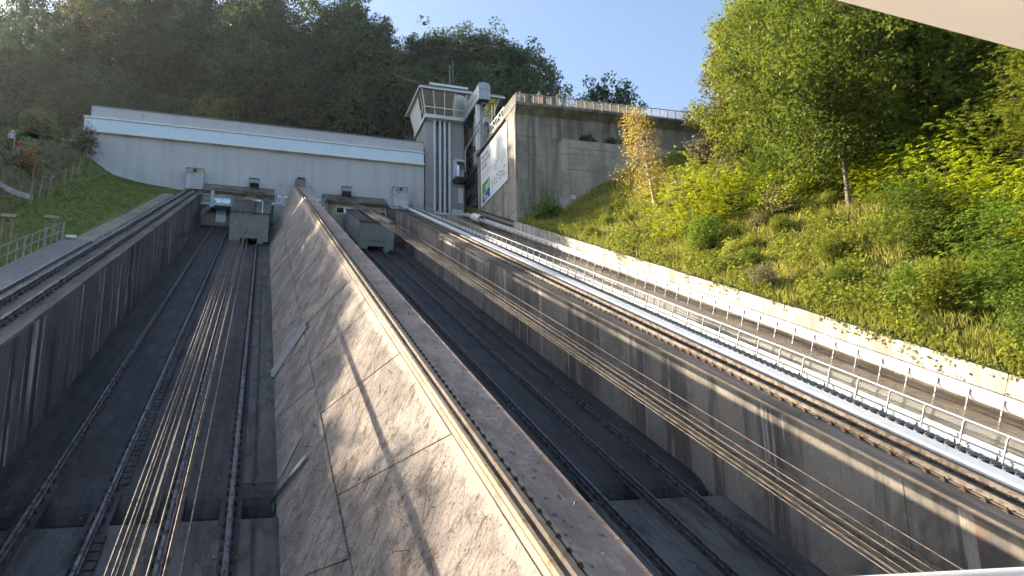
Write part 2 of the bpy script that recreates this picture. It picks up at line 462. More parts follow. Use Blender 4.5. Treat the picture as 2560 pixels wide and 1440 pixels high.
M['bark'] = plain('bark', (.10,.08,.06), .95, 0, .3, 9, .5)
M['birchbark'] = plain('pale_bark', (.24,.205,.16), .9, 0, .35, 5, .4)
M['whitebark'] = plain('white_birch_bark', (.62,.56,.48), .85, 0, .25, 4, .3)
M['leaf_forest'] = leafmat('forest_leaves', (.028,.056,.024), (.048,.088,.034), (.08,.125,.045), .35)
M['leaf_forest2'] = leafmat('forest_leaves_olive', (.036,.058,.024), (.062,.09,.034), (.10,.125,.048), .35)
M['leaf_autumn'] = leafmat('forest_leaves_autumn', (.085,.08,.026), (.14,.125,.034), (.20,.165,.045), .4)
M['leaf_conifer'] = leafmat('conifer_needles', (.022,.038,.022), (.034,.055,.028), (.05,.072,.036), .15)
M['leaf_bank'] = leafmat('bank_tree_leaves', (.11,.15,.016), (.19,.24,.022), (.29,.31,.036), .5, autumn=(.30,.26,.03))
M['leaf_mid'] = leafmat('full_green_leaves', (.065,.105,.012), (.115,.165,.018), (.20,.24,.03), .45)
M['leaf_lime'] = leafmat('lime_green_leaves', (.22,.29,.012), (.36,.42,.014), (.48,.50,.02), .5, var=.1)
M['leaf_green'] = leafmat('fresh_green_leaves', (.075,.13,.016), (.12,.20,.022), (.19,.26,.035), .45)
M['leaf_birch'] = leafmat('yellow_birch_leaves', (.27,.20,.035), (.42,.32,.065), (.55,.44,.11), .45)
M['leaf_dry'] = leafmat('dry_shrub_leaves', (.14,.11,.05), (.21,.18,.085), (.28,.26,.14), .35)
M['leaf_yellow'] = leafmat('yellow_shrub_leaves', (.16,.11,.02), (.26,.18,.03), (.36,.25,.05), .4)
M['grass'] = leafmat('grass_blades', (.14,.18,.02), (.26,.27,.034), (.42,.36,.09), .45)
M['lawnblade'] = leafmat('lawn_blades', (.075,.115,.016), (.125,.165,.028), (.18,.20,.05), .4)
# ------------------------------------------------------------------ terrain
def lerp_tab(x, tab):
    xs = [a for a, _ in tab]; ys = [b for _, b in tab]
    return np.interp(x, xs, ys)
GR = [(0,0.0),(3.6,1.2),(6.5,3.4),(12.7,7.3),(20,10.4),(26,13.2),(40,19),(60,26),(120,40)]
GL = [(0,0.0),(5,.55),(8,1.3),(10,2.6),(12,4.6),(15,5.4),(30,6.5),(60,8),(150,10)]
def smooth(x, a, b):
    t = np.clip((x - a) / (b - a), 0, 1); return t * t * (3 - 2 * t)
def wob(x, y):
    return (np.sin(x*.31+1.3)*np.cos(y*.27+.4)*.5 + np.sin(x*.83+y*.61)*.22 + np.sin(x*1.7-y*1.3+2)*.10)
def height(x, y):
    x = np.asarray(x, float); y = np.asarray(y, float)
    yc = np.minimum(y, 93.0)
    base = yc * TT - 6.5 / CT
    base = np.maximum(base, -16 + 0 * y)
    right = (yc * TT - 5.42 / CT) + lerp_tab(x - 26.0, GR) + wob(x, y) * .35 * smooth(x, 26.5, 31)
    right = np.where(y > 72.8, np.minimum(right, np.maximum(36.2, 36.2 + (y - 106) * .3)), right)
    left = base + lerp_tab(-9.0 - x, GL) * (.42 + .58 * smooth(y, 40, 60)) + wob(x, y) * .3 * smooth(-x, 15, 19)
    h = np.where(x > 25.6, right, np.where(x < -8.4, left, base))
    A = 1 - .35 * smooth(x, 50, 66)
    A = np.where(x < -30, 1 - .45 * smooth(-x, 30, 62), A)
    hill = 36.5 + (np.clip(y, 106, 158) - 106) * .84 * A + 0 * y + wob(x*.3, y*.3) * 2.0 * smooth(y, 108, 116)
    back = smooth(y, 97, 106)
    h = np.where(y > 93, h * (1 - back) + np.maximum(hill, 36.0) * back, h)
    pit = (x > -8.5) & (x < 25.75) & (y < 93)
    h = np.where(pit, np.minimum(h, yc * TT - 12.2 / CT), h)
    h = np.where((x > -8.5) & (x < 27.5) & (y >= 93) & (y < 105), np.minimum(h, 29.0), h)
    return np.where(pit, np.maximum(h, -22), h)
xs = np.unique(np.concatenate([np.linspace(-900,-120,14), np.linspace(-120,-24,33), np.linspace(-24,-8.8,26), [-8.45,-8.3], np.linspace(-7,25,9), [25.72, 25.8],
                               np.linspace(26,54,64), np.linspace(54,120,34), np.linspace(120,900,14)]))
ys = np.unique(np.concatenate([np.linspace(-900,-20,14), np.linspace(-20,10,16), np.linspace(10,92.9,118), np.linspace(93.1,106,14), np.linspace(106,190,43), np.linspace(190,1500,16)]))
X, Y = np.meshgrid(xs, ys)
Z = height(X, Y)
V = np.stack([X.ravel(), Y.ravel(), Z.ravel()], 1)
nx = len(xs); idx = np.arange(len(ys) * nx).reshape(len(ys), nx)
F = np.stack([idx[:-1,:-1].ravel(), idx[:-1,1:].ravel(), idx[1:,1:].ravel(), idx[1:,:-1].ravel()], 1)
gm = mesh_np('ground', V, F, smooth=True)
for k in ('ground', 'lawn', 'soil'): gm.materials.append(M[k])
cx = (X[:-1,:-1] + X[1:,1:]).ravel() / 2; cy = (Y[:-1,:-1] + Y[1:,1:]).ravel() / 2
mi = np.zeros(len(F), np.int32)
fencex = np.interp(cy, [50, 57, 90, 93], [-14.6, -15.2, -19.6, -20])
mi[(cx < -8.3) & (cx > fencex) & (cy < 93.2) & (cy > 10)] = 1
mi[(cx <= fencex) & (cx > -27) & (cy < 96) & (cy > 20)] = 2
gm.polygons.foreach_set('material_index', mi)
go = bpy.data.objects.new('ground', gm); COL.objects.link(go); BASE['ground'] = Matrix()
tag(go, 'grassy hillside terrain either side of the inclined plane', None, None, 'structure')

# ------------------------------------------------------------------ rails and their clips
RAILP = [(-.075,0),(.075,0),(.075,.02),(.02,.035),(.018,.11),(.04,.125),(.04,.165),(-.04,.165),(-.04,.125),(-.018,.11),(-.02,.035),(-.075,.02)]
def rail(parent, x, n, s0, s1, m, scale=1.0, label=None):
    mb = MB(SL); P = [(x + a * scale, n + b * scale) for a, b in RAILP]
    mb.rings([[(p[0], s0, p[1]) for p in P], [(p[0], s1, p[1]) for p in P]])
    return obj('rail', mb, m, parent, label)
def clip_mesh(name, w=.34, l=.17, hump=.075):
    mb = MB()
    mb.box(-w/2, w/2, -l/2, l/2, .002, .026)
    for q in (-1, 1):
        a = q * .085; b = q * .15
        lo, hi = min(a, b), max(a, b)
        mb.box(lo, hi, -l*.3, l*.3, .024, .05)
        mb.tube([(q*.12, 0, .045), (q*.12, 0, hump + .03)], .022, 6)
    return mb.mesh(name)
CLIP = clip_mesh('rail_clip'); CLIPR = clip_mesh('rail_clip_rusty')
CLIP.materials.append(M['clip']); CLIPR.materials.append(M['clipr'])
def clips(parent, x, n, s0, smid, s1, step, me, jit=.02):
    s = s0
    while s < smid:
        piece('rail_clip', me, None, parent, TS(x + random.uniform(-jit, jit) * .3, s + random.uniform(-jit, jit), n))
        s += step
    mb = MB(SL); src = [v.co.copy() for v in me.vertices]; fs = [tuple(p.vertices) for p in me.polygons]
    while s < s1:
        mb.add([(x + c.x, s + c.y, n + c.z) for c in src], fs); s += step
    if mb.v: obj('rail_clip_row', mb, me.materials[0], parent, kind='stuff')

# ------------------------------------------------------------------ pit floors
def pit_floor(x0, x1, rails, label, seed):
    prof = [(101,FLOOR),(21.7,FLOOR),(21.35,FLOOR-.05),(21.05,FLOOR-.18),(20.85,FLOOR-.4),(20.78,FLOOR-.95),(19.95,FLOOR-.95),(19.95,FLOOR),
            (12.2,FLOOR),(12.18,FLOOR-.03),(12.15,FLOOR-.03),(12.13,FLOOR),(-14,FLOOR),(-14,FLOOR-1.6),(101,FLOOR-1.6)]
    mb = MB(SL); mb.rings([[(x0, a, b) for a, b in prof], [(x1, a, b) for a, b in prof]])
    fl = obj('pit_floor', mb, M['floor'], None, label, kind='structure')
    for x in rails:
        mb = MB(SL); mb.prof([(x-.32,FLOOR-.96),(x+.32,FLOOR-.96),(x+.28,FLOOR+.012),(x-.28,FLOOR+.012)], 19.6, 22.0, 'y')
        obj('plinth', mb, M['floor'], fl)
        mb = MB(SL); mb.box(x-.2, x+.2, 22.0, 99.5, FLOOR-.02, FLOOR+.022); obj('rail_bed', mb, M['floor'], fl)
        mb = MB(SL); mb.box(x-.2, x+.2, -10, 19.6, FLOOR-.02, FLOOR+.022); obj('rail_bed', mb, M['floor'], fl)
        rail(fl, x, FLOOR + .045, -10, 99.4, M['rail'])
        clips(fl, x, FLOOR + .022, 10.3, 46, 92, .62, CLIP)
    return fl
RL = [-5.32, -3.63, -1.93, -.44]; RR = [8.8, 10.6, 12.3, 13.95]
flL = pit_floor(-6.86, .9, RL, 'dark greasy sloping floor of the left pit with four rails', 1)
flR = pit_floor(7.4, 15.2, RR, 'dark sloping floor of the right pit with four rails', 2)
for f, xs_, gut in ((flL, [-6.8] + RL + [.85], (-.16, .86)), (flR, [7.45] + RR + [15.15], (7.45, 8.5))):
    for s0, s1 in ((22.2, 99), (-10, 19.9)):      # paler worn strip along the foot of the central wall
        mb = MB(SL); mb.box(gut[0], gut[1], s0, s1, FLOOR-.01, FLOOR+.012); obj('gutter_strip', mb, M['palefloor'], f)
    for a, b in zip(xs_[:-1], xs_[1:]):           # paler lower slabs below the trench
        a2 = a + (.21 if a in RL + RR else 0); b2 = b - (.21 if b in RL + RR else 0)
        if b2 > gut[0] + .2 and a2 < gut[1] - .2 and f is flL: b2 = min(b2, gut[0] - .005) if b == xs_[-1] else b2
        if b2 - a2 < .15 or (f is flR and a == xs_[0]): continue
        mb = MB(SL); mb.box(a2, b2, -10, 19.93, FLOOR-.01, FLOOR+.008); obj('lower_slab', mb, M['palefloor'], f)
# row of loose square pads beside one rail
padm = MB(); padm.prof([(-.12,-.17),(.12,-.17),(.12,.17),(-.12,.17)], 0, .07, 'z'); padm = padm.mesh('rail_pad'); padm.materials.append(M['floor'])
s = 16.2
while s < 46:
    if not 19.4 < s < 22.1:
        piece('rail_pad', padm, None, flL, TS(-3.40 + random.uniform(-.015,.015), s, FLOOR + .004)); s += .42
    else: s += .42
# shallow drain beside the foot of the central wall
for f, a, b in ((flL, .12, .16), (flR, 7.98, 8.02)):
    for s0, s1 in ((22, 99), (-10, 19.9)):
        mb = MB(SL); mb.box(a, b, s0, s1, FLOOR - .01, FLOOR + .07); obj('drain_kerb', mb, M['floor'], f)

# ------------------------------------------------------------------ side walls of the pits
PANEL = 4.9
def wall_panel(sign, m, name):
    """5 m panel, vertical joints, sloping top and bottom; sign -1 faces -X"""
    y0, y1 = .012, PANEL - .012; t = .05
    mb = MB()
    def zt(y): return y * TT + TOP / CT - .10
    def zb(y): return y * TT + (FLOOR - .25) / CT
    ring = []
    for x in (0, sign * t):
        ring.append([(x, y0, zb(y0)), (x, y1, zb(y1)), (x, y1, zt(y1)), (x, y0, zt(y0))])
    mb.rings(ring)
    me = mb.mesh(name); me.materials.append(m); return me
def side_wall(x_in, x_out, sign, m, label, name='pit_wall'):
    t = thing(name, (x_in, 45, zs(45, FLOOR)), label, 'wall')
    lo, hi = min(x_in, x_out), max(x_in, x_out)
    a, b = (lo, hi - .052) if sign > 0 else (lo + .052, hi)
    mb = MB(SL); mb.prof([(a, FLOOR-1.5), (b, FLOOR-1.5), (b, TOP-.12), (a, TOP-.12)], -14, 100.3, 'y')
    obj('wall_core', mb, M['pit_wall'], t)
    mb = MB(SL); mb.prof([(lo - (0.03 if sign < 0 else 0), TOP-.12), (hi + (.03 if sign > 0 else 0), TOP-.12), (hi + (.03 if sign > 0 else 0), TOP), (lo - (.03 if sign < 0 else 0), TOP)], -14, 100.3, 'y')
    obj('coping', mb, M['cap'], t)
    me = wall_panel(sign, m, 'wall_panel')
    for i in range(-2, 19):
        y = i * PANEL
        piece('wall_panel', me, None, t, T(x_in - sign * .05, y, y * TT))
    return t
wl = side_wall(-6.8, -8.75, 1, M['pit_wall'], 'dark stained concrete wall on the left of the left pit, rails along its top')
for x in (-7.45, -8.28):
    rail(wl, x, TOP + .03, -10, 99, M['rail'], 1.0); clips(wl, x, TOP + .004, 20.5, 62, 96, .6, CLIP)
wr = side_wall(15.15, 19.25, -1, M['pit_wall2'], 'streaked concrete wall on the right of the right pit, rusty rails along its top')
for x in (15.95, 16.72):
    rail(wr, x, TOP + .03, -10, 99, M['railr'], 1.0); clips(wr, x, TOP + .004, 7.2, 62, 96, .55, CLIPR)

# ------------------------------------------------------------------ central wall
wm = thing('central_wall', SL(4.1, 45, FLOOR), 'sloping-sided concrete wall between the two pits, patched with sun, one rail along its ridge', 'wall')
mb = MB(SL)
mb.prof([(.90,FLOOR-1.5),(7.35,FLOOR-1.5),(7.35,FLOOR),(4.70,RIDGE-.1),(3.545,RIDGE-.1),(.862,FLOOR)], -14, 100.2, 'y')
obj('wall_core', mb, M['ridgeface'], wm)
mb = MB(SL); mb.prof([(3.47,RIDGE-.1),(4.80,RIDGE-.1),(4.78,RIDGE),(3.50,RIDGE)], -14, 97.6, 'y'); obj('coping', mb, M['ridgetop'], wm)
# skewed slabs facing the left pit
ND = Vector((-5.3, 0, 2.68)).normalized()     # outward normal in (x, s, n)
SKEW = 7.0; SLAB = 2.8
def slab(t0, t1, name):
    mb = MB(SL)
    g = .012
    def P(t, s, d): return (.82 + 2.68*t + ND.x*d, s + (1 - t) * SKEW, FLOOR + 5.3*t + ND.z*d)
    b = .0
    ring0 = [P(t0+.004, g, -.06), P(t0+.004, SLAB-g, -.06), P(t1-.004, SLAB-g, -.06), P(t1-.004, g, -.06)]
    ring1 = [P(t0+.004, g, b), P(t0+.004, SLAB-g, b), P(t1-.004, SLAB-g, b), P(t1-.004, g, b)]
    mb.rings([ring0, ring1])
    return mb.mesh(name)
sl1 = slab(-.02, .42, 'face_slab'); sl2 = slab(.42, .985, 'face_slab_upper')
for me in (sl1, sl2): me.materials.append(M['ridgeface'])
for i in range(-8, 34):
    s0 = i * SLAB + 1.2
    for me in (sl1, sl2):
        j = random.uniform(-.012, .02)
        off = Vector(SL(ND.x*j, s0, ND.z*j))
        piece('face_slab', me, None, wm, T(*off))
# rail, guide strips, clips and bolts on the ridge
rail(wm, 3.70, RIDGE + .03, -10, 97.2, M['railr'], 1.0)
mb = MB(SL); mb.box(3.52, 3.585, -10, 97.4, RIDGE-.02, RIDGE+.10); obj('kerb_strip', mb, M['strip'], wm)
for a, b in ((3.79, 3.87), (3.90, 3.97)):
    mb = MB(SL); mb.box(a, b, -10, 97.4, RIDGE-.02, RIDGE+.06); obj('guide_strip', mb, M['strip'], wm)
bolt = MB(); bolt.tube([(0,0,0),(0,0,.06)], .028, 6); bolt.tube([(0,0,0),(0,0,.02)], .05, 6); bolt = bolt.mesh('bolt'); bolt.materials.append(M['clipr'])
s = 6.2; far = MB(SL); k = 0
src = [v.co.copy() for v in bolt.vertices]; fs = [tuple(p.vertices) for p in bolt.polygons]
while s < 90:
    for x in ((3.885, 3.62) if k % 2 else (3.885,)):
        if s < 40: piece('bolt', bolt, None, wm, TS(x, s, RIDGE + .05 if x > 3.8 else RIDGE))
        else: far.add([(x + c.x, s + c.y, RIDGE + .05 + c.z) for c in src], fs)
    s += .36; k += 1
obj('bolt_row', far, M['clipr'], wm, kind='stuff')
# small white marker hooks along the ridge top
mk = MB(); mk.box(-.014,.014,-.014,.014,0,.08); mk.bar((0,0,.08),(.02,-.02,.12),.024); mk.box(-.03,.03,-.03,.03,0,.01); mk = mk.mesh('marker'); mk.materials.append(M['galv'])
for s in (9.3, 12.6, 15.9, 19.0, 22.4, 26, 29.6, 33.5, 37.6, 42, 47, 52.5, 58.5, 65, 72):
    piece('marker', mk, None, wm, TS(4.47 + random.uniform(-.06,.06), s, RIDGE))
# end block of the ridge in front of the hall
mb = MB(); mb.prof([(92.6, 31.2),(92.6,33.35),(91.2,33.2),(90.4,32.6),(90.0,31.2)], 3.7, 4.9, 'x'); obj('end_block', mb, M['apron'], wm)
mb = MB(); mb.box(3.95, 4.85, 92.0, 92.9, 33.36, 33.75); obj('end_cap', mb, M['darksteel'], wm)

# drain chute, pipe and hose lying on the sloping face
def FP(t, s, d=0.0): return SL(.82 + 2.68*t + ND.x*d, s, FLOOR + 5.3*t + ND.z*d)
ch = thing('drain_chute', FP(0, 33.2, .1), 'pale metal drain chute lying on the sloping face of the central wall', 'drain chute')
mb = MB()
for q in (0, .55):
    mb.bar(FP(.47, 32.35 + q, .12), FP(-.0, 33.1 + q, .10), .07, .16, ND)
obj('side_rail', mb, M['white'], ch)
mb = MB(); mb.bar(FP(.48, 32.62, .06), FP(-.0, 33.4, .05), .5, .03, ND); obj('channel', mb, M['galvd'], ch)
mb = MB(); mb.bar(FP(.475, 32.3, .15), FP(.475, 32.95, .15), .06, .06, ND); obj('end_bar', mb, M['galv'], ch)
mb = MB(); mb.tube([FP(.28, 20.5, .09), FP(-.03, 21.1, .12)], .06, 8)
obj('drain_pipe', mb, M['galv'], None, 'short grey pipe lying on the central wall face near its foot', 'pipe', smooth=True)
mb = MB(); mb.tube([FP(.24, 22.4, .05), FP(.15, 22.1, .06), FP(.07, 21.9, .06), FP(.03, 22.0, .06), FP(.0, 21.6, .07), FP(-.03, 20.6, .08)], .022, 6)
obj('hose', mb, plain('green_hose', (.05,.20,.16), .5), None, 'thin green hose running down the central wall to its foot', 'hose', smooth=True)
# ------------------------------------------------------------------ right edge: duct, tray, handrail, troughs, ramp, retaining wall
mb = MB(SL); mb.prof([(17.40,TOP),(18.0,TOP),(18.0,TOP+.10),(17.97,TOP+.12),(17.44,TOP+.12),(17.40,TOP+.10)], -10, 98.5, 'y')
obj('duct_cover', mb, M['white'], None, 'long flat white cover strip beside the rusty rails on the right wall', 'duct cover')
tr = thing('cable_tray', SL(18.2, 40, TOP), 'ladder-like grey cable tray running up beside the white strip', 'cable tray')
for x in (18.03, 18.44):
    mb = MB(SL); mb.box(x-.015, x+.015, -8, 98, TOP+.002, TOP+.10); obj('side_rail', mb, M['galvd'], tr)
rg = MB(); rg.prof([(-.05,0),(.05,0),(.05,.035),(-.05,.035)], -.19, .19, 'x'); rg.prof([(.04,.0),(.055,.0),(.055,.07),(.04,.07)], -.19, .19, 'x')
rg = rg.mesh('rung'); rg.materials.append(M['galvd'])
s = 6.0; far = MB(SL); src = [v.co.copy() for v in rg.vertices]; fs = [tuple(p.vertices) for p in rg.polygons]
while s < 97:
    if s < 62: piece('rung', rg, None, tr, TS(18.235, s, TOP + .085))
    else: far.add([(18.235 + c.x, s + c.y, TOP + .085 + c.z) for c in src], fs)
    s += .345
obj('rung_row', far, M['galvd'], tr, kind='stuff')
mb = MB(SL); mb.box(18.06, 18.42, -8, 98, TOP+.004, TOP+.03); obj('tray_bottom', mb, M['rubber'], tr)

hr = thing('handrail', SL(18.5, 40, TOP), 'long galvanised handrail on posts between the cable tray and the near white trough', 'handrail')
pm = MB(); pm.bar((0,0,0),(0,0,.76),.042,.042,(0,1,0)); pm.bar((0,0,.74),(.05,0,.83),.042,.042,(0,1,0)); pm.box(-.06,.06,-.06,.06,0,.015); pm = pm.mesh('post'); pm.materials.append(M['galvd'])  # posts duller than the rails: their backlit shade is put into the colour
s = 8.1
while s < 99:
    piece('post', pm, None, hr, TS(18.5, s, TOP)); s += 1.3
mb = MB(SL); mb.tube([(18.55, 6.0, TOP+.84), (18.55, 99, TOP+.84)], .03, 8); obj('top_rail', mb, M['galv'], hr, smooth=True)
mb = MB(SL); mb.bar((18.53, 6.0, TOP+.42), (18.53, 99, TOP+.42), .012, .03); obj('middle_rail', mb, M['galv'], hr)

def trough(xc, n0, r, s0, s1, label, post_x, post_n, step, first):
    t = thing('trough', SL(xc, 40, post_n), label, 'trough')
    pr = []
    for i in range(11):
        a = math.pi + math.pi * i / 10
        pr.append((xc + r*math.cos(a), n0 + r*1.0 + r*math.sin(a)))
    inner = [(xc + (p[0]-xc)*.93, n0 + r + (p[1]-n0-r)*.93) for p in reversed(pr)]
    mb = MB(SL); P = pr + [(xc + r, n0 + r + .10), (xc + r*.93, n0 + r + .10)] + inner + [(xc - r*.93, n0 + r + .10), (xc - r, n0 + r + .10)]
    mb.rings([[(p[0], s0, p[1]) for p in P], [(p[0], s1, p[1]) for p in P]])
    obj('channel', mb, M['white'], t)
    for q in (-1, 1):
        mb = MB(SL); mb.tube([(xc + q*r, s0, n0 + r + .10), (xc + q*r, s1, n0 + r + .10)], .028, 6); obj('lip', mb, M['galv'], t)
    pmh = n0 + r + .12 - post_n
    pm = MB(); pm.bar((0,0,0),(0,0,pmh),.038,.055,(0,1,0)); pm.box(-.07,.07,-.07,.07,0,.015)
    pm.bar((0,0,pmh*.35),(.12,0,.1),.03); pm = pm.mesh('post'); pm.materials.append(M['galvd'])  # duller steel carries the backlit shade of the posts
    s = first
    while s < s1:
        piece('post', pm, None, t, TS(post_x, s, post_n)); s += step
    return t
trough(18.93, -6.50, .27, -6, 98.5, 'white half-round trough just behind the long handrail', 18.63, -6.48, 1.3, 8.4)
tr2 = trough(24.30, -6.38, .30, -4, 92, 'white half-round trough on posts along the white retaining wall', 23.96, -6.76, 1.33, 12.3)
# open pipe end at the head of the far trough
mb = MB(); k = 16
for ro, ri in ((.48,.44),):
    o0 = [(math.cos(2*math.pi*j/k)*ro, 0, math.sin(2*math.pi*j/k)*ro) for j in range(k)]; i0 = [(p[0]*ri/ro, 0, p[2]*ri/ro) for p in o0]
    mb.rings([o0, [(p[0], 3.2, p[2]) for p in o0]], cap=False); mb.rings([i0, [(p[0], 3.2, p[2]) for p in i0]], cap=False)
    mb.add(o0 + i0, [(j, (j+1)%k, k+(j+1)%k, k+j) for j in range(k)])
PP = mb; PP.v = [tuple(TS(24.3, 84.0, -6.1) @ Vector(p)) for p in PP.v]
obj('drain_pipe', PP, M['whitepaint'], None, 'short wide white pipe with an open dark end below the gate', 'pipe', smooth=True)

mb = MB(SL); mb.prof([(19.1,-8.2),(25.75,-8.2),(25.75,-6.70),(24.6,-6.72),(22.4,-6.73),(19.1,-6.72)], -14, 96.5, 'y')
obj('ramp_road', mb, M['road'], None, 'wet dark asphalt ramp climbing beside the inclined plane', kind='structure')

rw = thing('retaining_wall', SL(25.7, 40, -6.76), 'low sunlit white retaining wall of panels at the foot of the overgrown bank', 'wall')
mb = MB(SL); mb.prof([(25.60,-8.4),(26.1,-8.4),(26.1,-5.42),(25.60,-5.42)], -14, 76.0, 'y'); obj('wall_core', mb, M['retain'], rw)
PW = 2.34
pn = MB(SL)
def ptop(s): return -5.36
pn.prof([(0,-6.9),(.055,-6.9),(.055,-5.36),(.012,-5.36),(0,-5.40)], .012, PW-.012, 'y'); pn = pn.mesh('wall_panel'); pn.materials.append(M['retain'])
for i in range(-3, 32):
    s0 = i * PW + .1
    piece('wall_panel', pn, None, rw, T(*SL(25.545 + random.uniform(-.006,.006), s0, random.uniform(-.025,.02))))
mb = MB(SL); mb.box(25.62, 25.9, 74.9, 90, -5.9, -5.62); mb.box(25.62, 25.7, 74.9, 90, -6.2, -6.1)
obj('pipe_rail', mb, M['galvd'], None, 'grey service rail fixed low along the concrete block below the banner', 'rail')
# ------------------------------------------------------------------ machine hall
X0, X1 = -20.2, 20.28
hall = thing('machine_hall', (0, 100, 31.2), 'long pale grey windowless hall with a ribbon of glazing, across the head of the pits', 'building')
mb = MB(); mb.box(X0, X1, YB, 108, 26.0, 37.55); obj('lower_wall', mb, M['clad'], hall)
mb = MB(); mb.box(X0+.45, X1-.05, YB+.25, 107.8, 37.55, 40.75); obj('upper_wall', mb, M['clad'], hall)
mb = MB(); mb.box(X0+.40, X1, YB+.18, 107.9, 40.752, 40.84); obj('roof', mb, M['greysteel'], hall)
# ribbon window: white frame above and below, panes between mullions
bf = YB - .42
mb = MB(); mb.box(X0-.12, X1-.02, bf-.1, YB+.24, 37.30, 37.62); obj('window_sill', mb, M['whitepaint'], hall)
mb = MB(); mb.box(X0-.12, X1-.02, bf-.16, YB+.24, 38.98, 39.16); obj('window_head', mb, M['whitepaint'], hall)
mb = MB(); mb.box(X0-.05, X1-.06, bf+.16, YB+.2, 37.63, 38.97); obj('window_back', mb, M['greysteel'], hall)
NP = 13; pw = (X1 - X0 - .2) / NP
pane = MB(); pane.box(.03, pw-.03, 0, .04, 37.63, 38.97); pane = pane.mesh('pane'); pane.materials.append(M['poly'])
mul = MB(); mul.box(-.045, .045, -.04, .1, 37.62, 38.98); mul = mul.mesh('mullion'); mul.materials.append(M['whitepaint'])
for i in range(NP + 1):
    x = X0 + .02 + i * pw
    if i < NP: piece('pane', pane, None, hall, T(x, bf, 0))
    piece('mullion', mul, None, hall, T(x, bf, 0))
mb = MB()
for i in range(27):
    x = X0 + .7 + i * 1.53; mb.bar((x, YB+.5, 40.84), (x, YB+.5, 41.06), .03)
mb.bar((X0+.6, YB+.5, 41.05), (X1-.3, YB+.5, 41.05), .022)
obj('roof_guard', mb, M['galvd'], hall)
for x in (-16.2, -11.6, -6.3, 1.2, 6.8, 11.6):
    mb = MB(); mb.box(x, x+1.1, bf-.14, bf-.02, 37.22, 37.30); obj('gutter_bracket', mb, M['greysteel'], hall)
for x, z in ((2.2, 35.2), (4.3, 35.05), (-14.2, 40.1), (1.9, 32.9)):
    mb = MB(); mb.tube([(x, YB, z), (x, YB-.07, z)], .1, 8); obj('wall_vent', mb, M['greysteel'], hall)
mb = MB(); mb.prof([(94.2,34.2),(101,34.2),(101,36.9),(94.2,36.75),(93.9,35.2)], X0-1.75, X0-.002, 'x'); obj('side_annex', mb, M['clad'], hall)
mb = MB(); mb.box(X0-3.6, X0-.1, 96.5, 97, 31.5, 33.6); obj('side_wall', mb, M['block2'], hall)
mb = MB(); mb.box(X0-1.2, X0-.003, 95.0, 97.0, 31.5, 34.18); obj('annex_support', mb, M['dark'], hall)

# two rendered pillars with floodlights at the ends of the side walls
def lamp_pillar(x0, x1, zb, label, llabel):
    t = thing('pillar', ((x0+x1)/2, 92.6, zb), label, 'pillar', 'pillars at the head of the pits')
    mb = MB(); mb.box(x0, x1, 92.05, YB-.003, zb, 33.0); obj('lower_body', mb, M['clad'], t)
    mb = MB(); mb.box(x0+.02, x1-.02, 92.12, YB-.003, 33.0, 33.72); obj('upper_body', mb, M['block2'], t)
    mb = MB(); mb.box(x0-.05, x1+.05, 92.0, YB-.003, 33.72, 33.80); obj('cap', mb, M['clad'], t)
    l = thing('floodlight', ((x0+x1)/2, 92.0, 33.3), llabel, 'floodlight')
    mb = MB(); mb.box((x0+x1)/2-.16, (x0+x1)/2+.16, 91.72, 91.98, 33.22, 33.52); obj('housing', mb, M['darksteel'], l)
    mb = MB(); mb.bar(((x0+x1)/2, 91.98, 33.35), ((x0+x1)/2, 92.118, 33.35), .05); obj('bracket', mb, M['darksteel'], l)
    xm = (x0+x1)/2
    mb = MB(); mb.tube([(xm-.2, 92.0, 33.3), (xm-.52, 92.0, 33.3), (xm-.55, 92.0, 33.0), (xm-.45, 92.0, 32.9), (xm-.1, 92.0, 32.86)], .03, 6); obj('conduit', mb, M['greysteel'], l)
lamp_pillar(-8.85, -6.95, 31.1, 'pale rendered pillar at the head of the left wall of the left pit', 'dark floodlight on the pillar above the left wall')
lamp_pillar(16.0, 17.95, 30.9, 'pale rendered pillar at the head of the right wall of the right pit', 'dark floodlight on the pillar above the right wall')

# ------------------------------------------------------------------ service rooms at the pit heads
def window(parent, x0, x1, y, z0, z1, split=False, open_=None):
    w = MB()
    fr = .07
    w.box(x0, x1, y-.05, y+.02, z0, z0+fr); w.box(x0, x1, y-.05, y+.02, z1-fr, z1)
    w.box(x0, x0+fr, y-.05, y+.02, z0+fr, z1-fr); w.box(x1-fr, x1, y-.05, y+.02, z0+fr, z1-fr)
    if split: w.box((x0+x1)/2-.06, (x0+x1)/2+.06, y-.055, y+.02, z0+fr, z1-fr)
    f = obj('window', w, M['whitepaint'], parent)
    if split:
        xm = (x0+x1)/2
        for a, b, k in ((x0+fr, xm-.06, 0), (xm+.06, x1-fr, 1)):
            p = MB(); p.box(a, b, y-.02, y+.0, z0+fr, z1-fr); obj('pane', p, M['dark'] if open_ == k else M['glass'], f)
    else:
        p = MB(); p.box(x0+fr, x1-fr, y-.02, y+.0, z0+fr, z1-fr); obj('pane', p, M['poly'] if open_ == 9 else M['glass'], f)
    return f
def railing(parent, pts, h, m, step=1.2, mid=True, name='railing'):
    mb = MB(); 
    for a, b in zip(pts[:-1], pts[1:]):
        a = Vector(a); b = Vector(b); n = max(1, round((b-a).length/step))
        for i in range(n + 1):
            p = a.lerp(b, i/n); mb.bar(p, p + Vector((0,0,h)), .045)
        mb.bar(a + Vector((0,0,h)), b + Vector((0,0,h)), .05); 
        if mid: mb.bar(a + Vector((0,0,h*.5)), b + Vector((0,0,h*.5)), .03)
    return obj(name, mb, m, parent)
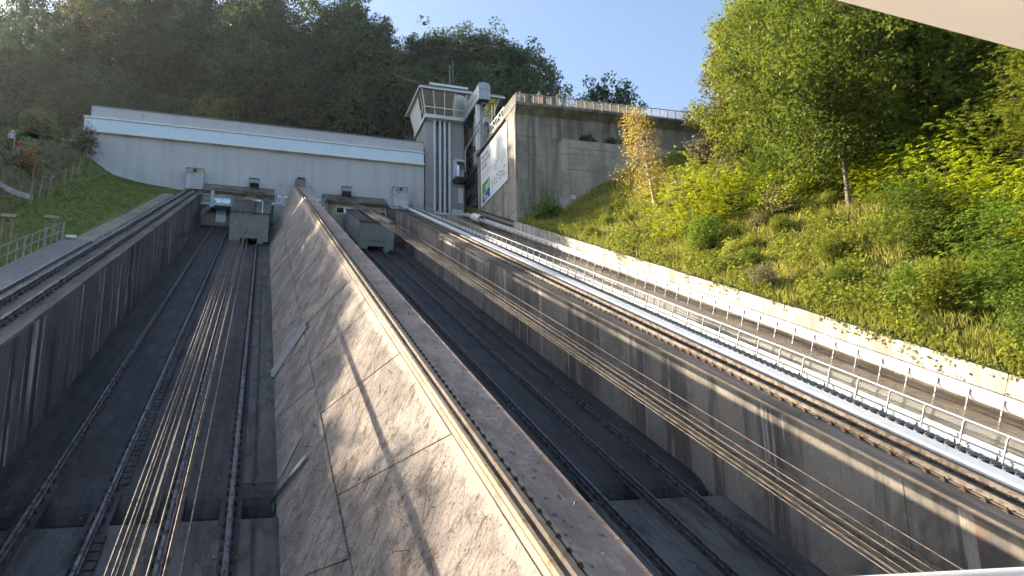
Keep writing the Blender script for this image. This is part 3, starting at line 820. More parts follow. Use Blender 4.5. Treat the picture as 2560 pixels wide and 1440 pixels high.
def head_house(x0, x1, label, mirror, port):
    yw = 90.5; t = thing('service_room', ((x0+x1)/2, yw, zs(yw, FLOOR)), label, 'service room')
    mb = MB(); mb.box(x0, x1, yw, YB-.004, 24.5, 30.3); obj('wall', mb, M['headwall'], t)
    mb = MB(); mb.prof([(yw-.35,30.34),(YB-.006,32.25),(YB-.006,31.9),(yw+.02,30.2),(yw-.35,30.2)], x0, x1, 'x'); obj('sloping_roof', mb, M['apron'], t)
    def strip(px, w, zz): 
        y = yw + (zz-30.5)/1.91*2.55
        mb = MB(); mb.bar((px, y-.12, zz), (px+w, y-.12, zz), .16, .12); obj('roof_rib', mb, M['apron'], t)
    for px, w, zz in ((x0+1.3, 2.6, 31.0), (x0+4.6, 2.3, 30.9)): strip(px, w, zz)
    mb = MB(); mb.bar((x0, yw-.42, 30.36), (x1, yw-.42, 30.36), .14, .08); obj('gutter', mb, M['darksteel'], t)
    # box through which the ropes leave the hall
    p = thing('rope_port', ((port[0]+port[1])/2, 92, 31.9), 'louvred box over the dark rope opening in the roof of the %s service room' % ('right' if mirror else 'left'), 'vent')
    mb = MB(); mb.box(port[0], port[1], 92.1, YB-.005, 32.55, 33.05); obj('hood', mb, M['bluesteel'], p)
    mb = MB(); mb.box(port[0]-.06, port[1]+.06, 91.9, YB-.005, 33.05, 33.13); obj('lid', mb, M['greysteel'], p)
    for k in range(6):
        x = port[0] + .08 + k * (port[1]-port[0]-.16)/5
        mb = MB(); mb.box(x-.03, x+.03, 92.05, 92.098, 32.6, 33.0); obj('louvre', mb, M['galvd'], p)
    mb = MB(); mb.box(port[0]+.03, port[1]-.03, 92.25, YB-.007, 31.4, 32.55); obj('opening', mb, M['dark'], p)
    return t
h1 = head_house(-6.78, 1.3, 'low concrete service room with a sloping roof at the head of the left pit', False, (-1.7, -.58))
window(h1, -5.55, -3.65, 90.5, 28.75, 29.72, True); window(h1, -5.2, -4.1, 90.5, 26.75, 28.3, False, 9); window(h1, -2.2, -.2, 90.5, 29.2, 29.9, True, 0)
h2 = head_house(7.2, 15.1, 'low concrete service room with a sloping roof at the head of the right pit', True, (9.5, 10.65))
window(h2, 8.6, 10.6, 90.5, 28.95, 29.8, True, 0); window(h2, 12.75, 14.8, 90.5, 28.75, 29.6, True, 1)
# steel balcony in front of the left service room
b = thing('balcony', (-5, 89.6, 28.3), 'pale blue steel balcony on slanted struts in the top corner of the left pit', 'balcony')
mb = MB(); mb.box(-6.78, -3.3, 88.7, 90.45, 28.28, 28.46); obj('deck', mb, M['bluesteel'], b)
mb = MB(); mb.box(-6.78, -3.25, 88.58, 88.7, 28.18, 28.5); obj('edge_beam', mb, M['bluesteel'], b)
mb = MB(); mb.box(-5.75, -5.4, 88.5, 88.86, 27.9, 29.9); obj('column', mb, M['bluesteel'], b)
for q in (0, .35):
    mb = MB(); mb.bar((-5.7+q, 88.7, 28.2), (-6.75, 88.7, 27.3-q), .1); obj('strut', mb, M['bluesteel'], b)
railing(b, [(-6.75, 88.65, 28.46), (-3.3, 88.65, 28.46), (-3.3, 90.3, 28.46)], 1.0, M['galv'], 1.1)
# platforms with cabinets beside the central wall, and the dark pillars below
for x0, x1, side, nm in ((1.35, 2.9, 'left', 0), (5.3, 7.1, 'right', 1)):
    p = thing('platform', ((x0+x1)/2, 90, 28.9), 'small railed steel platform on the %s of the top of the central wall' % side, 'platform')
    mb = MB(); mb.box(x0-.3, x1, 89.0, 92.9, 28.9, 29.1); obj('deck', mb, M['bluesteel'], p)
    mb = MB(); mb.box(x0-.3, x1, 88.9, 89.0, 28.85, 29.15); obj('edge_beam', mb, M['white'], p)
    railing(p, [(x0-.28, 92.5, 29.1), (x0-.28, 89.02, 29.1), (x1, 89.02, 29.1)], 1.1, M['galv'], 1.0)
    c = thing('cabinet', (x0+.7, 90.2, 29.1), 'pair of pale switch cabinets on the %s platform' % side, 'cabinet')
    for q in (.35, 1.05):
        mb = MB(); mb.box(x0+q-.02, x0+q+.42, 90.1, 90.6, 29.102, 30.5); d = obj('box', mb, M['whitepaint'], c)
        mb = MB(); mb.box(x0+q+.06, x0+q+.34, 90.08, 90.098, 29.6, 30.2); obj('panel', mb, M['greysteel'], d)
    mb = MB(); mb.box(x0-.15, x0+.85, 88.2, 92.9, 22.5, 28.84)
    obj('pillar', mb, M['cw'], None, 'mottled blue-grey pillar under the %s platform' % side, 'pillar')
# steel ladder-stair with hoops beside the right pillar
st = thing('access_stair', (15.4, 90, 31.0), 'galvanised hooped access stair at the top of the right wall', 'stair')
for i in range(7):
    y = 87.3 + i * .55; mb = MB(); z = zs(y, TOP)
    mb.tube([(15.3, y, z), (15.3, y, z+1.5), (15.45, y, z+1.75), (15.8, y, z+1.8)], .028, 6); obj('hoop', mb, M['galv'], st)
mb = MB(); mb.bar((15.3, 87.3, zs(87.3, TOP)+.9), (15.3, 90.6, zs(90.6, TOP)+.9), .04); obj('handrail', mb, M['galv'], st)
mb = MB(); mb.box(15.2, 16.9, 86.3, 87.2, zs(87.2, TOP)-.2, zs(87.2, TOP)+.05); obj('landing', mb, M['galvd'], st)
railing(st, [(15.25, 86.35, zs(87.2,TOP)+.05), (16.85, 86.35, zs(87.2,TOP)+.05)], 1.0, M['galv'], .8, True, 'guard')

# ------------------------------------------------------------------ counterweights
def counterweight(x0, x1, label, lime):
    s0, s1 = 78.6, 94.0; n0, n1 = -8.86, -6.9
    t = thing('counterweight_car', SL((x0+x1)/2, s0, FLOOR), label, 'counterweight', 'counterweight cars in the pits')
    mb = MB(SL); mb.box(x0, x1, s0, s1, n0, n1); obj('body', mb, M['cw'], t)
    mb = MB(SL); mb.box(x0-.08, x1+.08, s0-.18, s1+.05, n1, n1+.07); r = obj('roof', mb, M['cwroof'], t)
    k = 0; w = (x1-x0)/11
    for i in range(12):
        if i in (4, 5, 6, 7): continue
        xx = x0 + i*w
        m = MB(SL); m.box(xx-.045, xx+.045, s0-.18, s1, n1+.07, n1+.13); obj('rib', m, M['white'] if i == 9 else M['cwroof'], r)
    m = MB(SL); m.box(x0+3.6*w, x0+7.2*w, s0-.19, s1, n1+.072, n1+.10); obj('greased_sheet', m, M['dark'], r)
    u = MB(SL); u.box(x0+.05, x1-.05, s0+.1, s1-.4, -9.45, n0-.002); un = obj('underframe', u, M['cw'], t)
    for a, b_ in ((x0, x0+.95), (x1-.95, x1)):
        m = MB(SL); m.box(a, b_, s0+.02, s0+2.2, -9.75, n0-.001); obj('bogie', m, M['cw'], t)
    m = MB(SL); m.box(x1-1.05, x1-.45, s0-.05, s0+.8, -9.98, -9.45); obj('scraper', m, M['cw'], t)
    m = MB(SL); m.box(x0+1.2, x1-1.2, s0-.02, s0+.12, -9.42, -9.3); obj('crossbar', m, M['cw'], t)
    for xx in (x0+.45, x1-.75):
        for ss in (s0+.7, s0+1.7, s1-2.4, s1-1.2):
            m = MB(SL); m.rings([[(q, ss + .33*math.cos(2*math.pi*j/14), -9.52 + .33*math.sin(2*math.pi*j/14)) for j in range(14)] for q in (xx, xx+.14)])
            obj('wheel', m, M['rail'], t)
    if lime:
        m = MB(SL); m.box(x0+.5, x0+.68, s0-.04, s0-.002, -9.75, -9.45); obj('lime_marker', m, M['hivis'], t)
    return t
counterweight(-3.05, .65, 'grey boxy counterweight car with a ribbed sheet roof near the top of the left pit', False)
counterweight(9.7, 13.35, 'grey boxy counterweight car with a ribbed sheet roof near the top of the right pit', True)

# ------------------------------------------------------------------ haulage ropes
ORD = 'first second third fourth fifth sixth seventh eighth ninth tenth eleventh twelfth thirteenth fourteenth'.split()
def ropes(xs, n, s0, s1, side):
    k = 8
    for i, (x, dn) in enumerate(xs):
        mb = MB(SL); mb.tube([(x + .02*math.sin(i), s0, n + dn), (x*.985 + .0, s1, n + dn*.4)], .0145, 6)
        obj('haulage_rope', mb, M['cable'], None, '%s steel haulage rope from the left in the bundle above the %s pit' % (ORD[i], side), 'rope', 'haulage ropes above the %s pit' % side, smooth=True)
random.seed(3)
xl = [(-1.62,.02),(-1.545,.05),(-1.515,-.03),(-1.41,.03),(-1.32,-.02),(-1.285,.05),(-1.26,-.04),(-1.15,.04),(-1.02,-.03),(-.955,.04),(-.93,-.04),(-.905,.03),(-.75,.0)]
ropes(xl, -5.42, -8, 97.6, 'left')
xr = [(9.27,.0),(9.31,.05),(9.49,-.04),(9.525,.05),(9.60,-.05),(9.64,.03),(9.665,-.02),(9.75,.06),(9.775,-.05),(9.86,.04),(9.90,.0),(10.04,.05),(10.30,-.02),(10.52,.06)]
ropes(xr, -5.42, -8, 97.6, 'right')
# ------------------------------------------------------------------ control tower
tw = thing('control_tower', (23, 95, 30.4), 'grey control tower with white fins and an overhanging glazed cab beside the hall', 'tower')
YT = 92.55
# shaft, with a recess for the tall glazing
for a, b, nm in ((20.3, 21.55, 'wall'), (23.78, 26.0, 'wall')):
    mb = MB(); mb.box(a, b, YT, 99, 28.5, 44.2); obj(nm, mb, M['tower'], tw)
mb = MB(); mb.box(21.55, 23.78, YT+.45, 98.9, 28.5, 44.2); obj('recess_wall', mb, M['dark'], tw)
fx = (21.55, 22.32, 22.98, 23.66)
for x in fx:
    mb = MB(); mb.box(x-.13, x+.14, YT-.28, YT+.44, 30.3, 44.15); obj('fin', mb, M['whitepaint'], tw)
for a, b in zip(fx[:-1], fx[1:]):
    for k in range(9):
        z0 = 31.0 + k*1.45; z1 = z0 + 1.4
        p = MB(); p.box(a+.145, b-.135, YT+.2, YT+.23, z0, z1); obj('pane', p, M['darkglass'], tw)
        p = MB(); p.box(a+.142, b-.132, YT+.16, YT+.25, z1, z1+.05); obj('transom', p, M['greysteel'], tw)
mb = MB(); mb.box(21.42, 23.8, YT-.3, YT+.4, 30.25, 30.6); obj('sill', mb, M['whitepaint'], tw)
mb = MB(); mb.box(24.0, 25.5, YT-.25, YT-.003, 30.4, 31.2); obj('plinth_box', mb, M['whitepaint'], tw)
# cab: floor band, inclined glazing, soffit, roof
def cabp(x, y, z):
    """spread outwards with height"""
    t = (z - 44.45) / (47.6 - 44.45)
    return (x + (-.75 if x < 25 else 1.0) * t, y - (1.05 if y < 95 else 0) * t, z)
XA, XB, YF, YK = 20.15, 29.5, 91.75, 99.2
ring = lambda z: [cabp(XA, YF, z), cabp(XB, YF, z), cabp(XB, YK, z), cabp(XA, YK, z)]
mb = MB(); mb.box(XA-.1, XB+.1, YF-.12, YK, 43.95, 44.45); obj('floor_band', mb, M['whitepaint'], tw)
mb = MB(); mb.box(XA+.3, 20.3, YF+.5, YK, 43.6, 43.95); obj('soffit_beam', mb, M['greysteel'], tw)
cab = obj('cab_back', MB().box(XA+.5, XB-.4, 96.2, YK-.1, 44.46, 47.58), M['dark'], tw)
mb = MB(); mb.box(XA+.1, XB-.1, YF+.12, 96.2, 44.452, 44.5); obj('cab_floor', mb, M['greysteel'], tw)
mb = MB(); mb.rings([[(XA-1.15, YF-1.35, 47.62), (XB+1.75, YF-1.35, 47.62), (XB+1.75, 100.2, 47.62), (XA-1.15, 100.2, 47.62)],
                     [(XA-1.15, YF-1.35, 48.0), (XB+1.75, YF-1.35, 48.0), (XB+1.75, 100.2, 48.0), (XA-1.15, 100.2, 48.0)]]); rf = obj('roof', mb, M['tower'], tw)
mb = MB(); mb.box(XA-1.2, XB+1.8, YF-1.42, YF-1.352, 47.60, 47.74); obj('fascia', mb, M['whitepaint'], rf)
mb = MB(); mb.box(XA-1.22, XA-1.152, YF-1.35, 100.2, 47.60, 47.74); obj('fascia', mb, M['whitepaint'], rf)
mb = MB(); mb.box(XA-1.1, XB+1.7, YF-1.3, 100.1, 48.002, 48.22); obj('roof_edge', mb, M['darksteel'], rf)
mb = MB(); mb.box(XA+.3, 25.9, YF-1.3, 99, 48.222, 48.55); obj('parapet_sheet', mb, M['whitepaint'], rf)
# front glazing: five bays, each with a tall upper and a low lower pane
NB = 7; zs_ = (44.5, 45.4, 47.55)
def P2(u, z): 
    x = XA + .05 + u*(XB-XA-.1)
    a = cabp(XA, YF, z); b_ = cabp(XB, YF, z)
    return Vector((a[0] + (b_[0]-a[0])*u, a[1], z))
for i in range(NB):
    for z0, z1 in ((44.5, 45.38), (45.38, 47.5)):
        a, b_, c, d = P2(i/NB, z0), P2((i+1)/NB, z0), P2((i+1)/NB, z1), P2(i/NB, z1)
        g = .03
        mb = MB(); o = Vector((0, .03, 0))
        mb.rings([[tuple(q) for q in (a, b_, c, d)], [tuple(q + o) for q in (a, b_, c, d)]])
        obj('pane', mb, M['cabglass'], tw)
for i in range(NB + 1):
    mb = MB(); mb.bar(P2(i/NB, 44.46) + Vector((0,-.03,0)), P2(i/NB, 47.6) + Vector((0,-.03,0)), .11, .1, (0,1,0)); obj('mullion', mb, M['whitepaint'], tw)
mb = MB(); mb.bar(P2(0, 45.4) + Vector((0,-.04,0)), P2(1, 45.4) + Vector((0,-.04,0)), .1, .12); obj('transom', mb, M['whitepaint'], tw)
# left side: glazing near the front, solid panel behind
def P3(v, z, x):
    a = cabp(x, YF, z); return Vector((a[0], a[1] + (YK - a[1]) * v, z))
for x, sgn in ((XA, 1), (XB, -1)):
    for v0, v1 in ((0, .16), (.16, .32)):
        for z0, z1 in ((44.5, 45.38), (45.38, 47.5)):
            mb = MB(); o = Vector((.03*sgn, 0, 0)); q4 = (P3(v0, z0, x), P3(v1, z0, x), P3(v1, z1, x), P3(v0, z1, x))
            mb.rings([[tuple(q) for q in q4], [tuple(q + o) for q in q4]]); obj('pane', mb, M['cabglass'], tw)
    for v in (0.02, .16, .32):
        mb = MB(); mb.bar(P3(v, 44.46, x), P3(v, 47.6, x), .1, .1); obj('mullion', mb, M['whitepaint'], tw)
    mb = MB(); mb.bar(P3(0, 45.4, x), P3(.32, 45.4, x), .1, .1); obj('transom', mb, M['whitepaint'], tw)
    q4 = (P3(.32, 44.46, x), P3(1, 44.46, x), P3(1, 47.6, x), P3(.32, 47.6, x)); o = Vector((.1*sgn, 0, 0))
    mb = MB(); mb.rings([[tuple(q) for q in q4], [tuple(q + o) for q in q4]]); obj('side_panel', mb, M['whitepaint'], tw)
# pale blinds inside the cab
for u0, u1, u2, m in ((.42, .50, .44, 'whitepaint'), (.52, .66, .53, 'bluesteel')):
    a = P2(u0, 44.6) + Vector((0,.5,0)); b_ = P2(u1, 44.6) + Vector((0,.5,0)); c = P2(u2 + .06, 47.3) + Vector((0,.5,0)); d = P2(u2, 47.3) + Vector((0,.5,0))
    mb = MB(); o = Vector((0,.03,0)); mb.rings([[tuple(q) for q in (a,b_,c,d)], [tuple(q+o) for q in (a,b_,c,d)]]); obj('blind', mb, M[m], tw)
# aerial mast
an = thing('aerial_mast', (24.2, 94, 48.2), 'thin aerial mast with side rods standing on the tower roof', 'aerial')
mb = MB(); mb.tube([(24.2,94,48.22),(24.2,94,53.6)], .055, 6); obj('pole', mb, M['galvd'], an)
mb = MB(); mb.tube([(24.65,94,51.0),(24.65,94,54.4)], .04, 6); mb.bar((24.2,94,53.2),(24.65,94,53.2),.05); mb.bar((24.2,94,51.2),(24.65,94,51.2),.05); obj('rod', mb, M['galvd'], an)
mb = MB(); mb.tube([(23.2,94,48.9),(23.2,94,51.2)], .045, 6); mb.bar((23.2,94,49.6),(24.2,94,49.5),.05); obj('rod', mb, M['galvd'], an)
mb = MB(); mb.box(23.95,24.45,93.8,94.2,49.2,49.5); obj('bracket', mb, M['galvd'], an)
mb = MB(); mb.bar((15.5,91,49.3),(19.6,91,48.35),.045); mb.bar((16.8,91.2,48.85),(19.6,91,48.6),.035); mb.bar((19.6,91,48.2),(19.6,91,48.75),.05); mb.bar((16.8,91.2,48.85),(16.85,91.1,49.0),.03)
obj('aerial_boom', mb, M['galvd'], None, 'thin horizontal aerial boom off the left of the tower roof', 'aerial')
# caged ladder head on the hall roof beside the tower
cg = thing('roof_ladder', (18.7, 95, 40.84), 'caged ladder head on the hall roof beside the tower', 'ladder')
for i in range(6):
    mb = MB(); x = 18.0 + i*.3; mb.bar((x, 95, 40.84), (x, 95, 42.2), .045); obj('upright', mb, M['galvd'], cg)
for z in (41.4, 42.2):
    mb = MB(); mb.bar((17.95, 95, z), (19.55, 95, z), .05); obj('hoop', mb, M['galvd'], cg)
mb = MB(); mb.bar((19.8, 94, 40.9), (20.1, 94, 43.2), .05); obj('stay', mb, M['galvd'], cg)

# little balcony hut on the tower front
ht = thing('lookout_box', (24.9, 91.8, 34.8), 'small white-framed lookout box hanging on the right of the tower', 'lookout')
mb = MB(); mb.box(24.15, 25.75, 91.0, YT-.004, 35.0, 35.5); obj('base', mb, M['darksteel'], ht)
mb = MB(); mb.box(24.2, 24.42, 91.3, YT-.004, 35.5, 38.1); obj('side', mb, M['whitepaint'], ht)
mb = MB(); mb.box(24.42, 25.7, 91.3, YT-.004, 37.8, 38.1); obj('top', mb, M['whitepaint'], ht)
mb = MB(); mb.box(24.42, 25.7, 92.0, YT-.005, 35.5, 37.8); obj('back', mb, M['greysteel'], ht)
mb = MB(); mb.box(24.5, 24.95, 91.96, 91.998, 35.9, 37.5); obj('pane', mb, M['glass'], ht)
mb = MB(); mb.box(25.1, 25.6, 91.9, 91.998, 35.5, 36.9); obj('cabinet', mb, M['whitepaint'], ht)
railing(ht, [(24.2, 91.05, 35.5), (25.7, 91.05, 35.5)], .9, M['galvd'], .5)
mb = MB(); mb.box(24.9, 25.6, YT-.08, YT-.003, 32.2, 34.4); mb.box(24.98,25.52, YT-.1, YT-.08, 32.3, 34.3)
obj('door', mb, M['whitepaint'], tw)
mb = MB()
for i in range(8): mb.bar((25.62, YT-.35, 31.2 + i*.55), (26.05, YT-.35, 31.2 + i*.55), .04)
mb.bar((25.62,YT-.35,30.8),(25.62,YT-.35,35.4),.05); mb.bar((26.05,YT-.35,30.8),(26.05,YT-.35,35.4),.05)
mb.bar((25.62,YT-.35,31.0),(25.62,YT+.0,31.0),.04); mb.bar((25.62,YT-.35,35.0),(25.62,YT+.0,35.0),.04)
obj('wall_ladder', mb, M['galvd'], None, 'narrow steel ladder climbing the right edge of the tower', 'ladder')

for o_ in (tw, an, cg, ht): o_.location = Vector(o_.location) + Vector((.40, 1.65, .72))  # tower and its fittings pushed back along the line of sight from the camera
for nm_ in ('aerial_boom', 'wall_ladder'): bpy.data.objects[nm_].location += Vector((.40, 1.65, .72))
# ------------------------------------------------------------------ hoist beam and gate
hb = thing('hoist_housing', (26.8, 90, 44.7), 'pale boxy hoist housing jutting from the tower over the gate', 'hoist')
pr = [(25.95,44.65),(27.55,44.65),(27.55,46.5),(27.35,46.95),(26.75,47.05),(26.1,46.95),(25.95,46.7)]
mb = MB(); mb.prof(pr, 85.9, 95.5, 'y'); obj('housing', mb, M['bluesteel'], hb)
mb = MB(); mb.box(25.90, 25.95, 85.9, 95.4, 45.55, 45.62); obj('seam', mb, M['greysteel'], hb)
mb = MB(); mb.box(26.05, 27.45, 85.86, 85.9, 46.0, 46.06); obj('seam', mb, M['greysteel'], hb)
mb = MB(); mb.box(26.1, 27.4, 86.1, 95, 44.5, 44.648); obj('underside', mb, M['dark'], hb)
gt = thing('lift_gate', (26.5, 90.3, 31.3), 'dark steel lift gate hanging in its frame under the hoist housing', 'gate')
mb = MB(); mb.prof([(87.75,32.2),(93.2,30.9),(93.2,36.3),(87.75,36.9)], 26.3, 26.6, 'x'); obj('leaf', mb, M['darksteel'], gt)
for z in (32.6, 33.4, 34.2, 35.0, 35.8):
    mb = MB(); mb.bar((26.24, 87.8, z+.2), (26.24, 93.15, z-.35), .12, .12); obj('stiffener', mb, M['darksteel'], gt)
for z in (31.3, 30.7):
    mb = MB(); mb.bar((26.3, 87.7, z+.4), (26.3, 93.2, z-.9), .35, .3); obj('bottom_girder', mb, M['darksteel'], gt)
    for i in range(5):
        mb = MB(); y = 88.2 + i*1.05; mb.box(26.10, 26.124, y, y+.5, z + .4 - (y-87.7)*.236 - .06, z + .4 - (y-87.7)*.236 + .06); obj('pale_plate', mb, M['block2'], gt)
for y0, z0, z1, m in ((87.3, 30.6, 37.2, 'darksteel'), (93.25, 30.0, 44.7, 'darksteel')):
    mb = MB(); mb.box(26.05, 26.65, y0, y0+.4, z0, z1); obj('guide_post', mb, M[m], gt)
mb = MB(); mb.box(26.02, 26.5, 87.3, 87.75, 38.0, 44.48); obj('upper_column', mb, M['white'], gt)
mb = MB(); mb.box(25.98, 26.6, 87.1, 87.9, 36.2, 38.0); obj('column_foot', mb, M['greysteel'], gt)
mb = MB(); mb.box(27.2, 27.4, 87.8, 93.2, 36.5, 44.48); obj('back_panel', mb, M['greysteel'], gt)
mb = MB(); mb.box(26.6, 27.2, 90.0, 90.5, 37.0, 44.48); obj('inner_column', mb, M['bluesteel'], gt)
mb = MB(); mb.rings([[(q, 88.6 + .42*math.cos(2*math.pi*j/14), 38.6 + .42*math.sin(2*math.pi*j/14)) for j in range(14)] for q in (25.9, 26.1)]); obj('pulley', mb, M['rubber'], gt)
mb = MB(); mb.box(25.9, 26.35, 92.8, 93.24, 38.6, 39.2); obj('hook_box', mb, M['rubber'], gt)
# bent pipe
mb = MB(); mb.tube([(26.0, 86.2, 40.6), (25.9, 87.4, 40.4), (25.9, 91.8, 40.1), (25.85, 92.3, 39.7), (25.85, 92.3, 38.0), (25.9, 92.4, 36.9)], .11, 8)
obj('bent_pipe', mb, M['bluesteel'], None, 'bent pale pipe crossing in front of the gate frame', 'pipe', smooth=True)
# caged ladder and scaffold bridge in front of the gate
lc = thing('caged_ladder', (26.4, 85.6, 36.6), 'galvanised caged ladder standing between the gate and the concrete block', 'ladder')
for x in (26.15, 26.75):
    for y in (85.2, 85.9):
        mb = MB(); mb.bar((x, y, 36.6), (x, y, 43.6), .05); obj('upright', mb, M['galv'], lc)
for k in range(12):
    z = 37.2 + k*.56
    mb = MB(); mb.bar((26.15, 85.9, z), (26.75, 85.9, z), .035); obj('rung', mb, M['galv'], lc)
for z in (39.4, 40.8, 42.2, 43.5):
    mb = MB(); mb.tube([(26.15, 85.9, z), (26.1, 85.2, z), (26.25, 84.8, z), (26.65, 84.8, z), (26.8, 85.2, z), (26.75, 85.9, z)], .03, 6); obj('hoop', mb, M['galv'], lc)
sc = thing('scaffold_bridge', (26.6, 81, 36.7), 'openwork steel lattice walkway between the caged ladder and the concrete block', 'walkway')
for z in (38.0, 39.1):
    for x in (26.2, 27.2):
        mb = MB(); mb.bar((x, 76.5, z), (x, 86.0, z), .07); obj('chord', mb, M['galv'], sc)
for i in range(9):
    y = 76.6 + i*1.15
    mb = MB(); mb.bar((26.2, y, 38.0), (26.2, y, 39.1), .05); obj('upright', mb, M['galv'], sc)
    if i < 8:
        mb = MB(); mb.bar((26.2, y, 38.0 if i % 2 else 39.1), (26.2, y+1.15, 39.1 if i % 2 else 38.0), .05); obj('brace', mb, M['galv'], sc)
for y, z1 in ((80.3, 41.2), (81.4, 41.6), (82.3, 40.6), (84.5, 40.2)):
    mb = MB(); mb.bar((26.3, y, 36.75), (26.3, y, z1), .06); obj('standard', mb, M['galvd'], sc)
for a, b_ in (((26.2,83,36.8),(26.2,86,39.6)), ((26.2,86,36.9),(26.2,83.4,39.9)), ((26.25,84,39.4),(26.25,88.5,41.0)), ((26.25,86.5,37.0),(26.25,84.2,38.6))):
    mb = MB(); mb.bar(a, b_, .07); obj('brace', mb, M['galvd'], sc)
mb = MB(); mb.bar((25.98, 84.8, 41.3), (25.98, 88.4, 41.1), .12); obj('orange_pole', mb, M['strip'], sc)
mb = MB(); mb.box(26.0, 26.6, 83.6, 84.4, 40.3, 41.0); obj('grey_box', mb, M['bluesteel'], sc)

# ------------------------------------------------------------------ concrete abutment, platform, railing, banner
FY = lambda x: 72.3 - .054 * (x - 26.0)
ab = thing('concrete_abutment', (30, 75, 24), 'tall weathered concrete abutment block of panels carrying the viewing platform', 'abutment')
mb = MB(); mb.prof([(26.06, 72.36), (55, FY(55)+.06), (55, 87.1), (26.06, 87.1)], 20.0, 36.72, 'z'); obj('core', mb, M['block'], ab)
def panel_quad(o, du, w, h, depth, nrm, name='panel', m='block'):
    """panel standing at o, du along, z up"""
    g = .015; du = Vector(du); nrm = Vector(nrm); o = Vector(o)
    a = [o + du*g + Vector((0,0,g)), o + du*(w-g) + Vector((0,0,g)), o + du*(w-g) + Vector((0,0,h-g)), o + du*g + Vector((0,0,h-g))]
    mb = MB(); mb.rings([[tuple(p) for p in a], [tuple(p + nrm*depth) for p in a]])
    return obj(name, mb, M[m], ab)
d = Vector((1, -.054, 0)).normalized(); nf = Vector((-.054, -1, 0)).normalized()
zr = [23.4, 25.3, 27.4, 29.5, 31.6, 33.7, 35.4, 36.7]
for i in range(len(zr)-1):
    cols = ([(0, 2.65), (2.65, 5.3)] if i % 2 else [(0, 5.3)])
    for a, b_ in cols:
        panel_quad((26.0 + a, FY(26+a)+.06, zr[i]), d, b_-a, zr[i+1]-zr[i], .06 + random.uniform(-.008,.01), nf)
for i in range(4, len(zr)-1):
    for k in range(6):
        a = 5.3 + k*3.4; panel_quad((26.0 + a, FY(26+a)+.06, zr[i]), d, 3.4, zr[i+1]-zr[i], .04 + random.uniform(-.01,.01), nf)
for i in range(len(zr)-1):
    for k in range(5):
        y = 72.4 + k*2.92; panel_quad((26.06, y, zr[i]), (0,1,0), 2.92, zr[i+1]-zr[i], .06 + random.uniform(-.008,.01), (-1,0,0))
for i in range(3):
    for k in range(3):
        y = 78.2 + k*2.92
        panel_quad((26.06, y, 23.4 - 0 + i*0 - 0), (0,1,0), .01, .01, .01, (-1,0,0)) if False else None
# the lower, paler block in front
lb = thing('lower_abutment', (35, 71, 25), 'lower pale concrete block with board marks stepping out of the abutment', 'abutment')
y0 = 70.35
mb = MB(); mb.prof([(30.72, y0+.05), (46, y0-.75), (46, FY(46)-.02), (30.72, FY(31)-.08)], 21, 33.0, 'z'); obj('core', mb, M['block2'], lb)
ab_, ab = ab, lb
d2 = Vector((15.3, -.8, 0)).normalized()
z = 24.0; k = 0
while z < 33.0:
    h = min(random.choice((.72, .95, 1.1)), 33.05 - z)
    x = 30.7
    for w in ((4.6, 5.6, 5.0) if k % 2 else (2.4, 5.4, 5.2, 2.2)):
        panel_quad((x, y0 + .05 - (x-30.7)*.0523, z), d2, w, h, .035 + random.uniform(-.012,.02), (-.052,-1,0), 'board_course', 'block2'); x += w
    z += h; k += 1
    if h < .3: break
for i in range(4):
    panel_quad((30.72, y0+.1, 24.2 + i*2.2), (0,1,0), 1.75, 2.2, .03, (-1,0,0), 'panel', 'block')
ab = ab_
mb = MB(); mb.box(31.5, 32.1, 70.18, 70.26, 26.15, 26.6)
obj('number_plate', mb, M['whitepaint'], None, 'small blank white plate low on the pale concrete block', 'plate')
# platform slab and railing
pf = thing('viewing_platform', (35, 72, 36.7), 'overhanging concrete viewing platform with a pale baluster railing', 'platform')
e0 = Vector((25.75, 71.25, 0)); e1 = Vector((56.0, 71.25 - 30.25*.054, 0))
mb = MB(); mb.prof([(e0.x, e0.y), (e1.x, e1.y), (56, 87), (25.75, 87)], 36.98, 37.25, 'z'); obj('slab', mb, M['block'], pf)
mb = MB(); mb.rings([[(26.0, 72.25, 36.3), (56, FY(56)-.05, 36.3), (56, 75, 36.3), (26.0, 75, 36.3)], [(25.8, 71.33, 36.978), (56, 69.7, 36.978), (56, 75, 36.978), (25.8, 75, 36.978)]]); obj('haunch', mb, M['block'], pf)
def rail_run(a, b, z):
    L = (b - a).length; n = round(L / 1.02); u = (b - a).normalized()
    post = MB(); post.bar((0,0,0), (0,0,1.08), .085, .085); post = post.mesh('post'); post.materials.append(M['railing'])
    bp = MB()
    for k in range(1, 9): bp.bar((u.x*k*.113, u.y*k*.113, .12), (u.x*k*.113, u.y*k*.113, .95), .03, .03)
    bp.bar((u.x*.04, u.y*.04, .12), (u.x*.98, u.y*.98, .12), .04)
    bp = bp.mesh('baluster_panel'); bp.materials.append(M['railing'])
    for i in range(n + 1):
        p = a + u * (i * L / n)
        piece('post', post, None, pf, T(p.x, p.y, z))
        if i < n:
            q = piece('baluster_panel', bp, None, pf, T(p.x, p.y, z)); q['kind'] = 'stuff'
    mb = MB(); mb.bar((a.x, a.y, z+1.06), (b.x, b.y, z+1.06), .09, .07); obj('top_rail', mb, M['railing'], pf)
c0 = Vector((25.85, 71.35, 0)); c1 = Vector((55.5, 71.35 - 29.65*.054, 0)); c2 = Vector((25.85, 75.6, 0))
rail_run(c0, c1, 37.25); rail_run(c0 + Vector((0,.5,0)), c2, 37.25)

